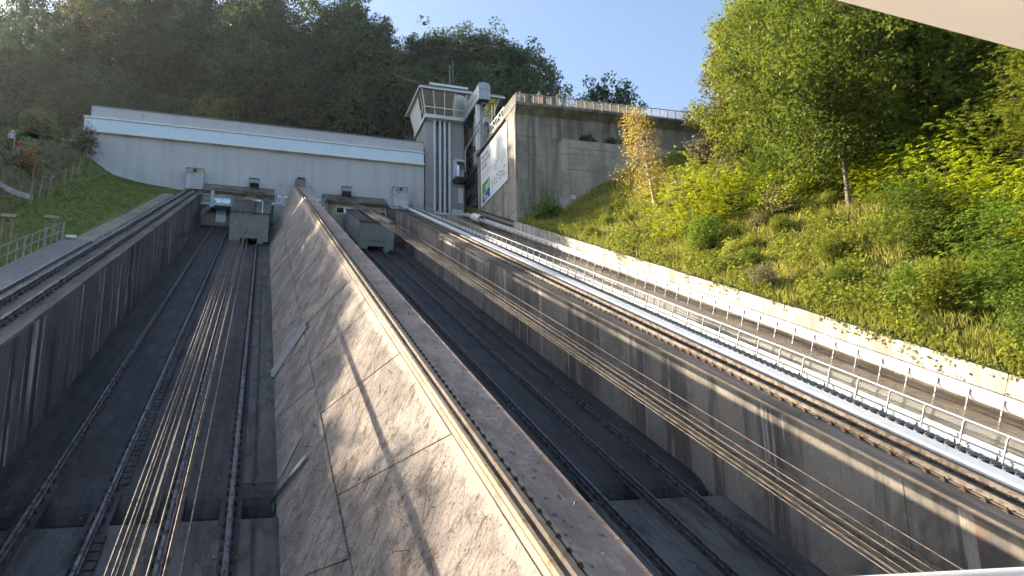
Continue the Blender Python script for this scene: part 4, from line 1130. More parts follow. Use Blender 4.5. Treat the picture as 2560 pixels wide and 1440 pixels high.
# ------------------------------------------------------------------ the printed banner
bn = thing('banner', (25.9, 80, 29.5), 'large white printed banner with a green and blue emblem on the side of the abutment', 'banner')
BY0, BY1, BZ0, BZ1 = 85.25, 74.85, 29.5, 36.55      # seen from the left, the far end is its left
mb = MB(); mb.box(25.90, 25.94, BY1, BY0, BZ0, BZ1); obj('sheet', mb, M['banner'], bn)
def BP(u, v, d=.006): return Vector((25.90 - d, BY0 - u*(BY0-BY1), BZ0 + v*(BZ1-BZ0)))
def shape(uv, m, d=.006, name='print'):
    mb = MB(); mb.add([tuple(BP(u, v, d)) for u, v in uv], [tuple(range(len(uv)))]); return obj(name, mb, m, bn)
curve = [(.04,.13),(.33,.155),(.33,.30)]
shape([(.05,.40),(.35,.40),(.35,.245),(.28,.235),(.2,.2),(.12,.185),(.05,.19)], M['print_green'], .005, 'emblem_green')
shape([(.05,.175),(.12,.17),(.2,.185),(.28,.222),(.35,.232),(.35,.045),(.05,.045)], M['print_blue'], .005, 'emblem_blue')
def text(body, u, v, size, m, bold=0.0, name='lettering', sx=1.0, shear=0.0):
    cu = bpy.data.curves.new('t', 'FONT'); cu.body = body; cu.size = size; cu.offset = bold; cu.resolution_u = 2; cu.shear = shear
    o = bpy.data.objects.new('t', cu); COL.objects.link(o)
    bpy.context.view_layer.update()
    me = bpy.data.meshes.new_from_object(o.evaluated_get(bpy.context.evaluated_depsgraph_get()))
    bpy.data.objects.remove(o); bpy.data.curves.remove(cu)
    for vv in me.vertices:
        p = BP(u, v, .010); vv.co = Vector((p.x, p.y - vv.co.x * sx, p.z + vv.co.y))
    me.update(); me.materials.clear(); me.materials.append(m)
    return obj(name, me, None, bn)
text('Plan incliné', .05, .86, .62, M['print_navy'], .012, sx=1.0)
text('de Saint-Louis', .05, .765, .62, M['print_navy'], .012)
text('Arzviller', .05, .665, .62, M['print_navy'], .012)
text('vnf', .17, .225, 1.35, M['whitepaint'], .03, 'emblem_letters', .85, .2)
text('Voies', .085, .135, .40, M['whitepaint'], .01); text('navigables', .105, .095, .40, M['whitepaint'], .01); text('de France', .15, .055, .40, M['whitepaint'], .01)
rnd = random.Random(11)
for k in range(26):            # ghosted drawing of the lift
    u = rnd.uniform(.5, .85); v = rnd.uniform(.34, .62); a = rnd.uniform(-.5, .9); l = rnd.uniform(.05, .14); w = .008
    du, dv = math.cos(a)*l, math.sin(a)*l
    shape([(u, v), (u+du, v+dv), (u+du-.006, v+dv+w), (u-.006, v+w)], M['print_grey'], .004 + k*.00004, 'drawing_line')
for k in range(7):
    u = .36 + k*.028; shape([(u, .50), (u+.004, .50), (u+.004, .98), (u, .98)], M['print_pale'], .0055, 'drawing_line')
shape([(.62,.62),(.66,.62),(.67,.80),(.65,.86),(.62,.80)], M['print_pale'], .0052, 'drawing_tower')
shape([(.44,.56),(.54,.58),(.50,.74)], M['print_pale'], .0053, 'drawing_tree'); shape([(.86,.42),(.93,.44),(.92,.58)], M['print_pale'], .0053, 'drawing_tree')
for k in range(18):            # captions in small type, too small to read
    u = .42 + (k % 6)*.085 + rnd.uniform(-.01,.02); v = .16 + (k//6)*.055 + rnd.uniform(-.01,.01); l = rnd.uniform(.03, .07)
    shape([(u, v), (u+l, v), (u+l, v+.02), (u, v+.02)], M['print_navy'], .0056, 'caption_line')
for k in range(8):
    u = .07 + (k % 4)*.085; v = .55 - (k//4)*.06
    shape([(u, v), (u+.05, v), (u+.05, v+.014), (u, v+.014)], M['print_green'] if k > 4 else M['print_navy'], .0056, 'caption_line')
# ------------------------------------------------------------------ plants
def rot_basis(n, rng):
    a = rng.normal(size=n.shape); t = np.cross(n, a); t /= np.linalg.norm(t, axis=1, keepdims=True) + 1e-9
    return t, np.cross(n, t)
def leaf_quads(C, n, size, rng, aspect=.6, droop=0.0, rnd=None, tdir=None):
    """rhombic leaves at C with normals n"""
    N_ = len(C)
    n = n / (np.linalg.norm(n, axis=1, keepdims=True) + 1e-9)
    t, b = rot_basis(n, rng)
    if tdir is not None:
        t = tdir - n * (tdir * n).sum(1, keepdims=True); t /= np.linalg.norm(t, axis=1, keepdims=True) + 1e-9; b = np.cross(n, t)
    s = size * rng.uniform(.5, 1.5, (N_, 1))
    t = t * s * .5; b = b * s * .5 * aspect
    fold = n * s * .12
    V = np.stack([C - t, C + b + fold, C + t, C - b + fold], 1).reshape(-1, 3)
    F = np.arange(N_ * 4).reshape(-1, 4)
    r = np.repeat(rng.uniform(0, 1, N_) if rnd is None else rnd, 4)
    return V, F, r
def tubes_np(paths, k=5):
    VV = []; FF = []; o = 0
    for pts, rad in paths:
        pts = np.asarray(pts, float); n = len(pts)
        d = np.gradient(pts, axis=0); d /= np.linalg.norm(d, axis=1, keepdims=True) + 1e-9
        ref = np.where(np.abs(d[:, 2:3]) > .9, np.array([[1., 0, 0]]), np.array([[0, 0, 1.]]))
        s = np.cross(d, ref); s /= np.linalg.norm(s, axis=1, keepdims=True) + 1e-9; u = np.cross(s, d)
        a = 2 * np.pi * np.arange(k) / k
        R = pts[:, None] + (s[:, None] * np.cos(a)[None, :, None] + u[:, None] * np.sin(a)[None, :, None]) * np.asarray(rad)[:, None, None]
        VV.append(R.reshape(-1, 3)); i = np.arange(n - 1)[:, None] * k; j = np.arange(k)[None, :]; j2 = (j + 1) % k
        FF.append(np.stack([i + j, i + j2, i + k + j2, i + k + j], 2).reshape(-1, 4) + o); o += n * k
    return np.concatenate(VV), np.concatenate(FF)
def broadleaf(seed, H, R, base=.25, nlimb=26, nleaf=5000, leaf=.34, lean=(0, 0), shape='round', clump=.55, tr=.16, droop=0.0, kink=.5, pinnate=False, layer=.7):
    """a tree: trunk with limbs, and leaves gathered in clumps round the limb ends"""
    rng = np.random.default_rng(seed)
    hs = np.linspace(0, 1, 9)
    tx = lean[0]*hs + kink*.12*np.sin(hs*5+seed)*hs; ty = lean[1]*hs + kink*.12*np.cos(hs*4+seed*2)*hs
    trunk = np.stack([tx, ty, hs*H*.96 - .3], 1); tr_r = tr * (1 - hs*.9) * (1 + .35*np.exp(-hs*14))
    paths = [(trunk, tr_r)]; cl = []
    for i in range(nlimb):
        f = (i + rng.uniform(0, 1)) / nlimb; h = base + (.97 - base) * f
        if shape == 'round': pr = math.sqrt(max(.05, 1 - ((h - .58) / .50) ** 2)) if h > .35 else .75 + .3*(h-base)
        elif shape == 'tall': pr = .55 + .45*math.sin(math.pi*min(1, (1.02-h)*1.25)) if h < .95 else .35
        elif shape == 'cone': pr = (1.02 - h) / (1.02 - base)
        else: pr = 1.0 - .55 * abs(f - .45)
        az = i * 2.39996 + rng.uniform(-.4, .4); L = R * pr * rng.uniform(.65, 1.12)
        up = rng.uniform(.15, .75) * (1 if shape != 'cone' else -.15) + (.8 if h > .85 else 0)
        p0 = np.array([np.interp(h, hs, trunk[:, 0]), np.interp(h, hs, trunk[:, 1]), np.interp(h, hs, trunk[:, 2])])
        dirv = np.array([math.cos(az), math.sin(az), up]); dirv /= np.linalg.norm(dirv)
        t = np.linspace(0, 1, 6)[:, None]
        bend = np.array([0, 0, -droop * L]) * t**2 + rng.normal(0, .05*L, (1, 3)) * t
        pts = p0 + dirv * L * t + bend
        r0 = np.interp(h, hs, tr_r) * .55
        paths.append((pts, r0 * (1 - t[:, 0]*.85)))
        for k in range(rng.integers(4, 7)):
            f2 = rng.uniform(.35, 1.02); q = np.array([np.interp(f2, t[:, 0], pts[:, j]) for j in range(3)])
            q = q + rng.normal(0, .16*R*clump*1.6, 3); cl.append((q, rng.uniform(.6, 1.35)))
            if rng.uniform() < .5: paths.append((np.stack([pts[3], (pts[3]+q)/2 + rng.normal(0,.08,3), q]), np.array([.35, .22, .08]) * r0))
    cl.append((trunk[-1], .9))
    w = np.array([c[1]**2 for c in cl]); w /= w.sum(); idx = rng.choice(len(cl), nleaf, p=w)
    cc = np.array([c[0] for c in cl]); cs = np.array([c[1] for c in cl])
    off = rng.normal(size=(nleaf, 3)); off /= np.linalg.norm(off, axis=1, keepdims=True); off *= rng.uniform(.25, 1, (nleaf, 1))**.6
    off[:, 2] *= layer
    C = cc[idx] + off * (cs[idx] * clump)[:, None] * 1.25
    if droop: C[:, 2] -= rng.uniform(0, 1, nleaf)**2 * droop * 2.2
    C[:, 2] = np.maximum(C[:, 2], .25)
    nn = off * .7 + np.array([0, 0, .7]) + rng.normal(0, .55, (nleaf, 3))
    rv = np.clip(rng.uniform(0, 1, nleaf) * .75 + (rng.uniform(0, 1, len(cl)))[idx] * .35 - .05, 0, 1)
    if pinnate:
        # feathery compound leaves: pairs of leaflets along a drooping stalk
        m = nleaf // 9; sel = slice(0, m); C0 = C[sel]; out = off[sel] * np.array([1, 1, .2]) + rng.normal(0, .4, (m, 3)); out[:, 2] = np.abs(out[:, 2]) * .3
        out /= np.linalg.norm(out, axis=1, keepdims=True); side = np.cross(out, np.array([0, 0, 1.])); side /= np.linalg.norm(side, axis=1, keepdims=True) + 1e-9
        parts = []
        for k in range(5):
            for sd in (-1, 1):
                if k == 4 and sd == 1: continue
                f = .2 + k * .2; c = C0 + out * leaf * 2.6 * f + np.array([0, 0, -1.]) * leaf * 1.1 * f**2 + side * sd * leaf * .38 * (1 if k < 4 else 0)
                nrm = np.array([0, 0, 1.]) + side * sd * .45 + rng.normal(0, .25, (m, 3))
                parts.append(leaf_quads(c, nrm, leaf * .85, rng, .45, rnd=rv[sel], tdir=side * sd + out * .5))
        V = np.concatenate([p[0] for p in parts]); F = np.concatenate([p[1] + i * m * 4 for i, p in enumerate(parts)]); r = np.concatenate([p[2] for p in parts])
    else:
        V, F, r = leaf_quads(C, nn, leaf, rng, .68, rnd=rv)
    tv, tf = tubes_np(paths)
    return mesh_np('trunk', tv, tf, smooth=True), mesh_np('crown', V, F, {'rnd': r})
def conifer(seed, H, R, nleaf=5200, leaf=.5):
    rng = np.random.default_rng(seed); paths = []
    hs = np.linspace(0, 1, 6); paths.append((np.stack([0*hs, 0*hs, hs*H - .3], 1), .2*(1-hs*.93)))
    C = []; D = []; nb = 70
    for i in range(nb):
        f = (i + rng.uniform()) / nb; h = .12 + .87*f; L = R*(1.03-f)**.85*rng.uniform(.7, 1.15); az = i*2.4 + rng.uniform(-.3, .3)
        t = np.linspace(0, 1, 5)[:, None]; d = np.array([math.cos(az), math.sin(az), .1])
        pts = np.array([0, 0, h*H]) + d*L*t + np.array([0, 0, -.35*L])*t**2; paths.append((pts, .045*(1-f*.7)*(1-t[:, 0]*.8)))
        m = int(nleaf*L/(R*nb*.55)); q = rng.uniform(.1, 1.05, m); c = np.stack([np.interp(q, t[:, 0], pts[:, j]) for j in range(3)], 1)
        sd = np.array([-math.sin(az), math.cos(az), 0]); c = c + sd*(rng.normal(0, .28, m)*L*(1.1-q*.6))[:, None] + np.array([0, 0, -1.])*rng.uniform(0, .35, m)[:, None]
        C.append(c); D.append(np.repeat((d*.6)[None], m, 0) + rng.normal(0, .5, (m, 3)))
    C = np.concatenate(C); D = np.concatenate(D)
    V, F, r = leaf_quads(C, np.array([0, 0, 1.]) + rng.normal(0, .5, C.shape), leaf, rng, .4, tdir=D)
    tv, tf = tubes_np(paths); return mesh_np('trunk', tv, tf, smooth=True), mesh_np('crown', V, F, {'rnd': r})
def plant(name, meshes, bark, leafm, loc, rz, sc, label, cat, group, crown='crown', trunk='trunk'):
    t = bpy.data.objects.new(name, None); t.location = loc; t.rotation_euler = (0, 0, rz); t.scale = (sc[0], sc[0], sc[1]); t.empty_display_size = .5
    COL.objects.link(t); tag(t, label, cat, group)
    for nm, me, m in ((trunk, meshes[0], bark), (crown, meshes[1], leafm)):
        o = bpy.data.objects.new(nm, me); COL.objects.link(o); o.parent = t
        if not me.materials: me.materials.append(None)
        o.material_slots[0].link = 'OBJECT'; o.material_slots[0].material = m
    return t
def gz(x, y): return float(height(x, y))

# --- the wood on the hillside behind the hall
FV = [broadleaf(11, 17, 5.2, .22, 34, 4800, .46, clump=1.05), broadleaf(12, 19, 4.6, .30, 34, 4600, .46, shape='tall', clump=.95),
      broadleaf(13, 15, 5.8, .18, 36, 5200, .46, clump=1.15), broadleaf(14, 20, 4.2, .38, 30, 4000, .44, shape='tall', clump=.9),
      broadleaf(15, 13, 5.0, .15, 32, 4600, .44, clump=1.05), conifer(16, 20, 3.9), conifer(17, 17, 3.3)]
KINDS_ = {0: ('broadleaf_tree', 'leaf_forest', 'dark green broadleaf tree'), 1: ('broadleaf_tree', 'leaf_forest2', 'olive green broadleaf tree'),
          2: ('broadleaf_tree', 'leaf_autumn', 'yellowing broadleaf tree'), 3: ('conifer', 'leaf_conifer', 'dark pointed conifer')}
rng = np.random.default_rng(5)
def zone(x, y):
    a = 'left end of the hall' if x < -14 else ('hall' if x < 18 else 'tower')
    b = 'in the front row behind the ' if y < 120 else ('half-way up the slope behind the ' if y < 138 else 'high on the slope behind the ')
    return b + a
cells = []
for row, y in enumerate(np.arange(111.5, 168, 6.6)):
    x0, x1 = -46 - (y-111)*.32, 52 + (y-111)*.20
    for x in np.arange(x0, x1, 6.4):
        cells.append((x + rng.uniform(-2, 2) + (row % 2)*3.2, y + rng.uniform(-2, 2)))
for x, y in cells:
    if x > 44 + (y - 111)*.35: continue
    u = rng.uniform(); hi = y > 138
    kind = 3 if u < (.08 if not hi else .14) else (2 if u < (.10 if not hi else .19) or (hi and -26 < x < -2 and u < .42) else (1 if u < .42 else 0))
    v = (5, 6)[rng.integers(2)] if kind == 3 else rng.integers(5)
    nm, lm, lb_ = KINDS_[kind]
    sc = rng.uniform(.82, 1.15)
    if x < -6: sc *= float(np.interp(y, [111, 118, 126, 134], [.60, .66, .82, 1]))
    plant(nm, FV[v], M['bark'], M[lm], (x, y, gz(x, y) - .3), rng.uniform(0, 6.28), (sc, sc * rng.uniform(.9, 1.1)), lb_ + ' ' + zone(x, y), 'tree', lb_ + 's ' + zone(x, y))
for i, (x, y, v, sc) in enumerate([(51, 134, 1, 1.15), (56, 139, 3, 1.12), (60.5, 146, 0, 1.1), (63, 150, 1, .95), (55, 131, 4, 1.0), (-14, 160, 1, 1.2), (-6, 162, 3, 1.25), (2, 161, 1, 1.25), (9, 163, 3, 1.2), (16, 160, 1, 1.15), (-22, 161, 3, 1.2), (48, 141, 3, 1.15), (43, 146, 1, 1.2)]):
    plant('broadleaf_tree', FV[v], M['bark'], M['leaf_forest2' if v == 3 else 'leaf_forest'], (x, y, gz(x, y) - .3), i * 1.9, (sc, sc), 'tall broadleaf tree on the skyline of the wood ' + ('above the tower' if x > 40 else 'above the hall'), 'tree', 'skyline trees of the wood ' + ('above the tower' if x > 40 else 'above the hall'))
# understorey right behind the hall roof
SHV = [broadleaf(31, 5.5, 3.6, .05, 22, 2600, .42, clump=.9, tr=.08), broadleaf(32, 4.5, 3.4, .05, 20, 2400, .42, clump=.9, tr=.08)]
for x in np.arange(-50, 50, 4.6):
    y = 108.8 + rng.uniform(-1, 1.2); sc = rng.uniform(.8, 1.25)
    plant('bush', SHV[rng.integers(2)], M['bark'], M['leaf_forest' if rng.uniform() < .7 else 'leaf_forest2'], (x, y, gz(x, y) - .2), rng.uniform(0, 6), (sc, sc), 'dark bush at the foot of the wood just behind the hall', 'bush', 'bushes at the foot of the wood behind the hall')
# sun-shading wood further left, most of it out of the picture
for x, y in [(-56,106),(-63,110),(-70,104),(-78,109),(-86,104),(-66,118),(-76,120),(-58,116),(-90,116),(-100,110)]:
    sc = rng.uniform(.8, 1.0)
    plant('broadleaf_tree', FV[rng.integers(5)], M['bark'], M['leaf_forest'], (x, y, gz(x, y) - .3), rng.uniform(0, 6), (sc, sc), 'dark green broadleaf tree at the far left edge of the wood', 'tree', 'trees at the far left edge of the wood')
DENSE = broadleaf(18, 15, 4.6, .2, 40, 9000, .5, clump=1.0)
# lone trees beyond the platform
for i, (x, y, sc, lb_) in enumerate([(68.5, 128, 1.3, 'round dark tree rising behind the viewing platform railing'), (63, 128, 1.05, 'low dark tree left of the round tree behind the platform railing'), (74, 129, 1.02, 'small dark tree right of the round tree behind the platform')]):
    plant('broadleaf_tree', DENSE, M['bark'], M['leaf_forest'], (x, y, gz(x, y) - .4), i * 1.3, (sc * .95, sc * (1.17, 1.28, 1.05)[i]), lb_, 'tree', None)

# --- the sunlit bank on the right
BV = [broadleaf(41, 14, 5.4, .26, 52, 34000, .235, clump=.95, tr=.16, layer=.8), broadleaf(42, 13, 4.5, .12, 50, 28000, .235, clump=.9, tr=.12),
      broadleaf(43, 11, 4.0, .06, 44, 24000, .225, clump=.85, tr=.10), broadleaf(44, 15, 4.8, .2, 46, 30000, .21, clump=.9, tr=.13, pinnate=True, droop=.15)]
main = [  # x, y, variant, scale, vertical scale, material, label
 (35.8, 36.2, 0, 1.05, 1.02, 'leaf_mid', 'tall full-crowned green tree with a bare pale trunk on the sunlit bank', 'birchbark'),
 (43.0, 52.0, 1, .95, 1.2, 'leaf_bank', 'tall yellowish tree at the left edge of the grove on the bank', 'bark'),
 (43.5, 48.5, 0, .95, 1.15, 'leaf_mid', 'tall olive tree behind the full-crowned tree on the bank', 'bark'),
 (44.6, 57.5, 2, 1.0, 1.0, 'leaf_autumn', 'golden-leaved tree low at the left of the grove beside the railing end', 'bark'),
 (48.5, 60.5, 1, 1.0, 1.05, 'leaf_bank', 'yellow-green tree at the back left of the grove', 'bark'),
 (40.6, 47.0, 2, 1.05, 1.1, 'leaf_mid', 'low-branched tree between the birch and the full-crowned tree', 'bark'),
 (42.8, 54.0, 2, .95, 1.25, 'leaf_bank', 'yellowish low-branched tree at the outer edge of the grove', 'bark'),
 (38.6, 40.2, 2, .8, .75, 'leaf_mid', 'small low tree close behind the bare trunk', 'bark'),
 (43.5, 43.0, 1, 1.1, 1.2, 'leaf_green', 'dark green tree in the middle of the grove on the bank', 'bark'),
 (47.0, 50.5, 0, 1.1, 1.15, 'leaf_green', 'tall tree rising over the middle of the grove', 'bark'),
 (42.5, 35.5, 1, .95, 1.05, 'leaf_green', 'shaded tree right of the bare-trunked tree', 'birchbark'),
 (46.5, 37.0, 2, 1.1, 1.3, 'leaf_bank', 'reddish-stemmed thin tree in the shade of the grove', 'birchbark'),
 (42.0, 29.2, 3, .95, .95, 'leaf_green', 'feathery green tree leaning in from the right edge of the picture', 'birchbark'),
 (45.0, 32.0, 3, 1.1, 1.1, 'leaf_green', 'tall feathery tree near the upper right corner', 'bark'),
 (38.8, 25.0, 3, .75, .72, 'leaf_bank', 'bright feathery young tree at the right edge of the picture', 'bark'),
 (41.8, 32.2, 2, 1.0, .95, 'leaf_mid', 'low-crowned tree filling the shaded gap right of the bare trunk', 'bark'),
 (44.8, 40.0, 0, .95, 1.0, 'leaf_mid', 'round-crowned tree behind the shaded gap of the grove', 'bark'),
 (50.5, 43.0, 0, 1.1, 1.2, 'leaf_green', 'tall tree at the back of the grove under the cream roof edge', 'bark'),
 (52.0, 36.0, 1, 1.2, 1.2, 'leaf_green', 'back tree of the grove near the right edge', 'bark'),
 (50.5, 58.0, 0, 1.05, 1.05, 'leaf_bank', 'back tree of the grove beyond the platform end', 'bark'),
 (57.0, 50.0, 1, 1.2, 1.2, 'leaf_green', 'hindmost tree of the grove on the skyline', 'bark')]
for i, (x, y, v, s1, s2, lm, lb_, bk) in enumerate(main):
    plant('broadleaf_tree' if v != 3 else 'locust_tree', BV[v], M[bk], M[lm], (x, y, gz(x, y) - .2), i * 2.1 + .4, (s1, s1 * s2), lb_, 'tree', None)
# the golden weeping birch
bm_ = broadleaf(51, 9.8, 2.35, .22, 34, 4300, .15, lean=(-1.5, -.1), shape='tall', clump=.5, tr=.15, droop=.55, layer=1.2)
plant('birch_tree', bm_, M['whitebark'], M['leaf_birch'], (32.9, 55.2, gz(32.9, 55.2) - .1), 0.0, (1, 1), 'slender golden weeping birch standing alone on the bank before the abutment', 'tree', None)
# bushes on the bank
LV = [broadleaf(61, 3.4, 2.3, .05, 26, 7000, .15, clump=.6, tr=.05, pinnate=True, droop=.1, shape='flat'), broadleaf(62, 2.8, 2.0, .05, 24, 6000, .15, clump=.55, tr=.05, pinnate=True, droop=.1, shape='flat'),
      broadleaf(63, 2.2, 1.7, .03, 24, 5000, .14, clump=.5, tr=.04, shape='flat'), broadleaf(64, 1.7, 1.2, .02, 22, 2600, .16, clump=.45, tr=.03, shape='flat')]
bush = [
 (31.0, 47.0, 0, 1.45, 'leaf_lime', 'big bright yellow-green locust bush below the weeping birch'),
 (33.4, 45.2, 1, 1.35, 'leaf_lime', 'yellow-green locust bush joining the big one on its right'),
 (30.0, 43.8, 2, .9, 'leaf_green', 'darker green bush at the foot of the big yellow-green one'),
 (36.2, 44.5, 0, 1.0, 'leaf_green', 'green bush left of the bare-trunked tree'),
 (38.2, 41.5, 0, 1.1, 'leaf_green', 'broad dark green bush behind the bare trunk'),
 (33.4, 52.0, 3, 1.3, 'leaf_dry', 'dry olive shrub on the bank right of the birch trunk'),
 (37.2, 50.0, 3, 1.4, 'leaf_dry', 'grey-green wispy shrub at the foot of the grove'),
 (41.2, 58.5, 3, 1.7, 'leaf_dry', 'pale wispy broom bush where the railing meets the grove'),
 (27.9, 68.8, 2, 1.0, 'leaf_green', 'leafy green bush at the foot of the concrete abutment'),
 (33.5, 29.5, 0, 1.0, 'leaf_green', 'feathery bush spreading below the grove'),
 (35.8, 27.2, 1, 1.2, 'leaf_lime', 'light green locust bush below the right-hand trees'),
 (37.5, 30.5, 0, 1.3, 'leaf_lime', 'large light green locust thicket at the right'),
 (33.0, 24.6, 1, 1.15, 'leaf_green', 'green thicket above the retaining wall at the right'),
 (35.0, 22.4, 0, 1.2, 'leaf_lime', 'bright thicket at the right edge above the wall'),
 (30.6, 22.8, 1, .9, 'leaf_green', 'low green bush overhanging the near end of the wall'),
 (32.0, 20.0, 0, 1.0, 'leaf_green', 'green bush at the lower right edge'),
 (29.0, 20.3, 2, 1.0, 'leaf_green', 'rounded dark bush just above the wall at the lower right'),
 (29.4, 26.5, 2, .8, 'leaf_green', 'small bush above the middle of the wall'),
 (34.6, 40.6, 3, 1.2, 'leaf_dry', 'reddish dry undergrowth left of the bare trunk'),
 (40.2, 36.6, 1, 1.2, 'leaf_green', 'shaded bush right of the bare trunk'),
 (39.0, 33.0, 0, 1.2, 'leaf_green', 'feathery bush under the right-hand trees')]
for i, (x, y, v, s1, lm, lb_) in enumerate(bush):
    plant('bush', LV[v], M['bark'], M[lm], (x, y, gz(x, y) - .12), i * 1.7, (s1, s1), lb_, 'bush', None, 'foliage', 'stem')
# thicket filling the right of the bank
rt_ = np.random.default_rng(21)
for i in range(46):
    x = rt_.uniform(29.5, 48); y = rt_.uniform(17, 46)
    if y > 33 and x < 33: continue
    if math.hypot(x - 33.5, y - 33.5) < 3.2: continue
    s1 = rt_.uniform(.7, 1.15); q_ = rt_.integers(4)
    lb_ = ('fresh green', 'yellow-green', 'lime', 'deep green')[q_] + ' bush in the thicket ' + ('low above the white retaining wall' if x < 34 else ('under the trees of the grove' if y > 32 else 'at the right edge of the bank'))
    plant('bush', LV[rt_.integers(3)], M['bark'], M[('leaf_green', 'leaf_bank', 'leaf_lime', 'leaf_mid')[q_]], (x, y, gz(x, y) - .15), rt_.uniform(0, 6), (s1, s1 * .9), lb_, 'bush', lb_.replace('bush', 'bushes', 1), 'foliage', 'stem')
# waist-high weed clumps over the whole bank
for i in range(85):
    x = 26.8 + 14.5 * rt_.uniform()**1.2; y = rt_.uniform(16, 62)
    if math.hypot(x - 32.9, y - 55.2) < 1.5: continue
    s1 = rt_.uniform(.3, .6); q_ = rt_.integers(5)
    lb_ = ('olive', 'yellow-green', 'dry straw-coloured', 'deep green', 'grassy green')[q_] + ' weed clump ' + ('near the foot of the bank' if x < 30 else 'higher up the bank') + (' close to the abutment' if y > 48 else (' opposite the birch bushes' if y > 36 else (' in the middle of the bank' if y > 25 else ' towards the right edge')))
    plant('weed_clump', LV[2 + int(rt_.integers(2))], M['bark'], M[('leaf_bank', 'leaf_bank', 'leaf_dry', 'leaf_mid', 'grass')[q_]], (x, y, gz(x, y) - .1), rt_.uniform(0, 6), (s1, s1 * rt_.uniform(.8, 1.2)), lb_, 'weeds', lb_.replace('clump', 'clumps'), 'foliage', 'stem')
# bushes added out of view on the left bank to shade the walls
for i, (x, y, s1) in enumerate([(-25.5,38.6,1.65),(-21.5,35.6,.85),(-21.8,38.2,.8),(-21.4,41.0,.85),(-24.8,47.5,.95),(-26,50,1.1),(-25,52.6,1.0),(-26.4,55.4,1.15),(-25.4,58.4,1.05),(-26.6,61.5,1.2),(-25.6,64.6,1.1),(-27,67.8,1.2),(-27.5,71.5,1.3)]):
    plant('bush', LV[2], M['bark'], M['leaf_forest2'], (x, y, gz(x, y) - .1), i*1.3, (s1 * 1.1, s1), 'scrub bush in the hedge along the crest of the left bank', 'bush', 'added shade bushes on the left bank', 'foliage', 'stem')
for x, y in [(-92,112)]:
    plant('broadleaf_tree', FV[2], M['bark'], M['leaf_forest'], (x, y, gz(x, y) - .3), x, (.95, 1.0), 'dark green broadleaf tree at the far left edge of the wood', 'tree', 'trees at the far left edge of the wood')
# weeds on the ledge of the abutment
for i, (x, s1) in enumerate([(34.1, .75), (37.0, .7), (38.6, .6)]):
    plant('bush', LV[3], M['bark'], M['leaf_forest2'], (x, 71.2 - (x-31)*.053, 33.02), i, (s1, s1*.8), ('dark weed bush on the ledge of the concrete block, left of two', 'dark weed bush on the ledge of the concrete block behind the birch', 'small dark weed right on the ledge behind the birch')[i], 'bush', None, 'foliage', 'stem')

# ground cover on the bank: weeds, long grass and creepers
def scatter(n, xr, yr, rng, dens=None):
    x = rng.uniform(*xr, n); y = rng.uniform(*yr, n)
    if dens is not None:
        k = rng.uniform(0, 1, n) < dens(x, y); x, y = x[k], y[k]
    return x, y, height(x, y)
def blades(name, x, y, z, h, w, rng, m, label, jit=.35):
    n = len(x); P = np.stack([x, y, z - .03], 1); az = rng.uniform(0, 6.28, n)
    sd = np.stack([np.cos(az), np.sin(az), 0*az], 1) * (w * rng.uniform(.6, 1.4, n))[:, None]
    hh = (h * rng.uniform(.4, 1.3, n))[:, None]
    tip = P + np.concatenate([rng.normal(0, jit, (n, 2)), np.ones((n, 1))], 1) * hh; mid = P + (tip - P) * np.array([.35, .35, .62])
    V = np.stack([P - sd, P + sd, mid + sd*.6, tip, mid - sd*.6], 1).reshape(-1, 3); F = np.arange(n*5).reshape(-1, 5)
    r = np.clip(rng.uniform(0, 1, n)*.6 + .4*(np.sin(x*.9)*np.cos(y*.7)*.5+.5), 0, 1)
    me = mesh_np(name, V, F, {'rnd': np.repeat(r, 5)}); me.materials.append(m)
    o = bpy.data.objects.new(name, me); COL.objects.link(o); tag(o, label, None, None, 'stuff'); return o
rg_ = np.random.default_rng(9)
x, y, z = scatter(110000, (26.05, 46), (14, 76), rg_, lambda x, y: np.clip(1.1 - (x-26)*.035, .15, 1) * (.45 + .55*(np.sin(x*1.3+y*.5)*np.sin(y*.9) > -.2)))
blades('long_grass', x, y, z, .55, .022, rg_, M['grass'], 'long dry and green grass growing over the sunlit bank')
x, y, z = scatter(130000, (26.0, 46), (14, 66), rg_, lambda x, y: (np.sin(x*.8+1)*np.cos(y*.55) + np.sin(x*2.1-y*1.2)*.5 > -.15) * np.clip(1.15 - np.maximum(y-40, 0)*.03, .15, 1))
C = np.stack([x, y, z + rg_.uniform(.05, .85, len(x))], 1)
V, F, r = leaf_quads(C, np.array([-.35, -.2, .8]) + rg_.normal(0, .5, C.shape), .17, rg_, .75)
me = mesh_np('weeds', V, F, {'rnd': r}); me.materials.append(M['leaf_bank']); o = bpy.data.objects.new('weeds', me); COL.objects.link(o); tag(o, 'leafy weeds and brambles covering the sunlit bank', None, None, 'stuff')
# creeper hanging over the retaining wall
n = 4200; s = rg_.uniform(8, 70, n); keep = rg_.uniform(0, 1, n) < np.clip(.15 + .5*np.sin(s*.9)*np.sin(s*.37+1) + .55*(s < 26), .03, 1); s = s[keep]
dn = rg_.uniform(0, 1, len(s))**2.2 * (1.1*(s < 24) + .5); q = rg_.uniform(0, 1, len(s)) < .5
xx = np.where(q, 25.5 - rg_.uniform(.01, .1, len(s)), rg_.uniform(25.6, 26.5, len(s))); nn_ = np.where(q, -5.33 - dn, -5.3 + rg_.uniform(-.05, .2, len(s)))
C = np.stack([xx, s*CT - nn_*ST, s*ST + nn_*CT], 1)
V, F, r = leaf_quads(C, np.array([-.9, -.2, .4]) + rg_.normal(0, .4, C.shape), .14, rg_, .8)
me = mesh_np('creeper', V, F, {'rnd': r}); me.materials.append(M['leaf_bank']); o = bpy.data.objects.new('creeper', me); COL.objects.link(o); tag(o, 'creeper trailing over the top of the white retaining wall', None, None, 'stuff')
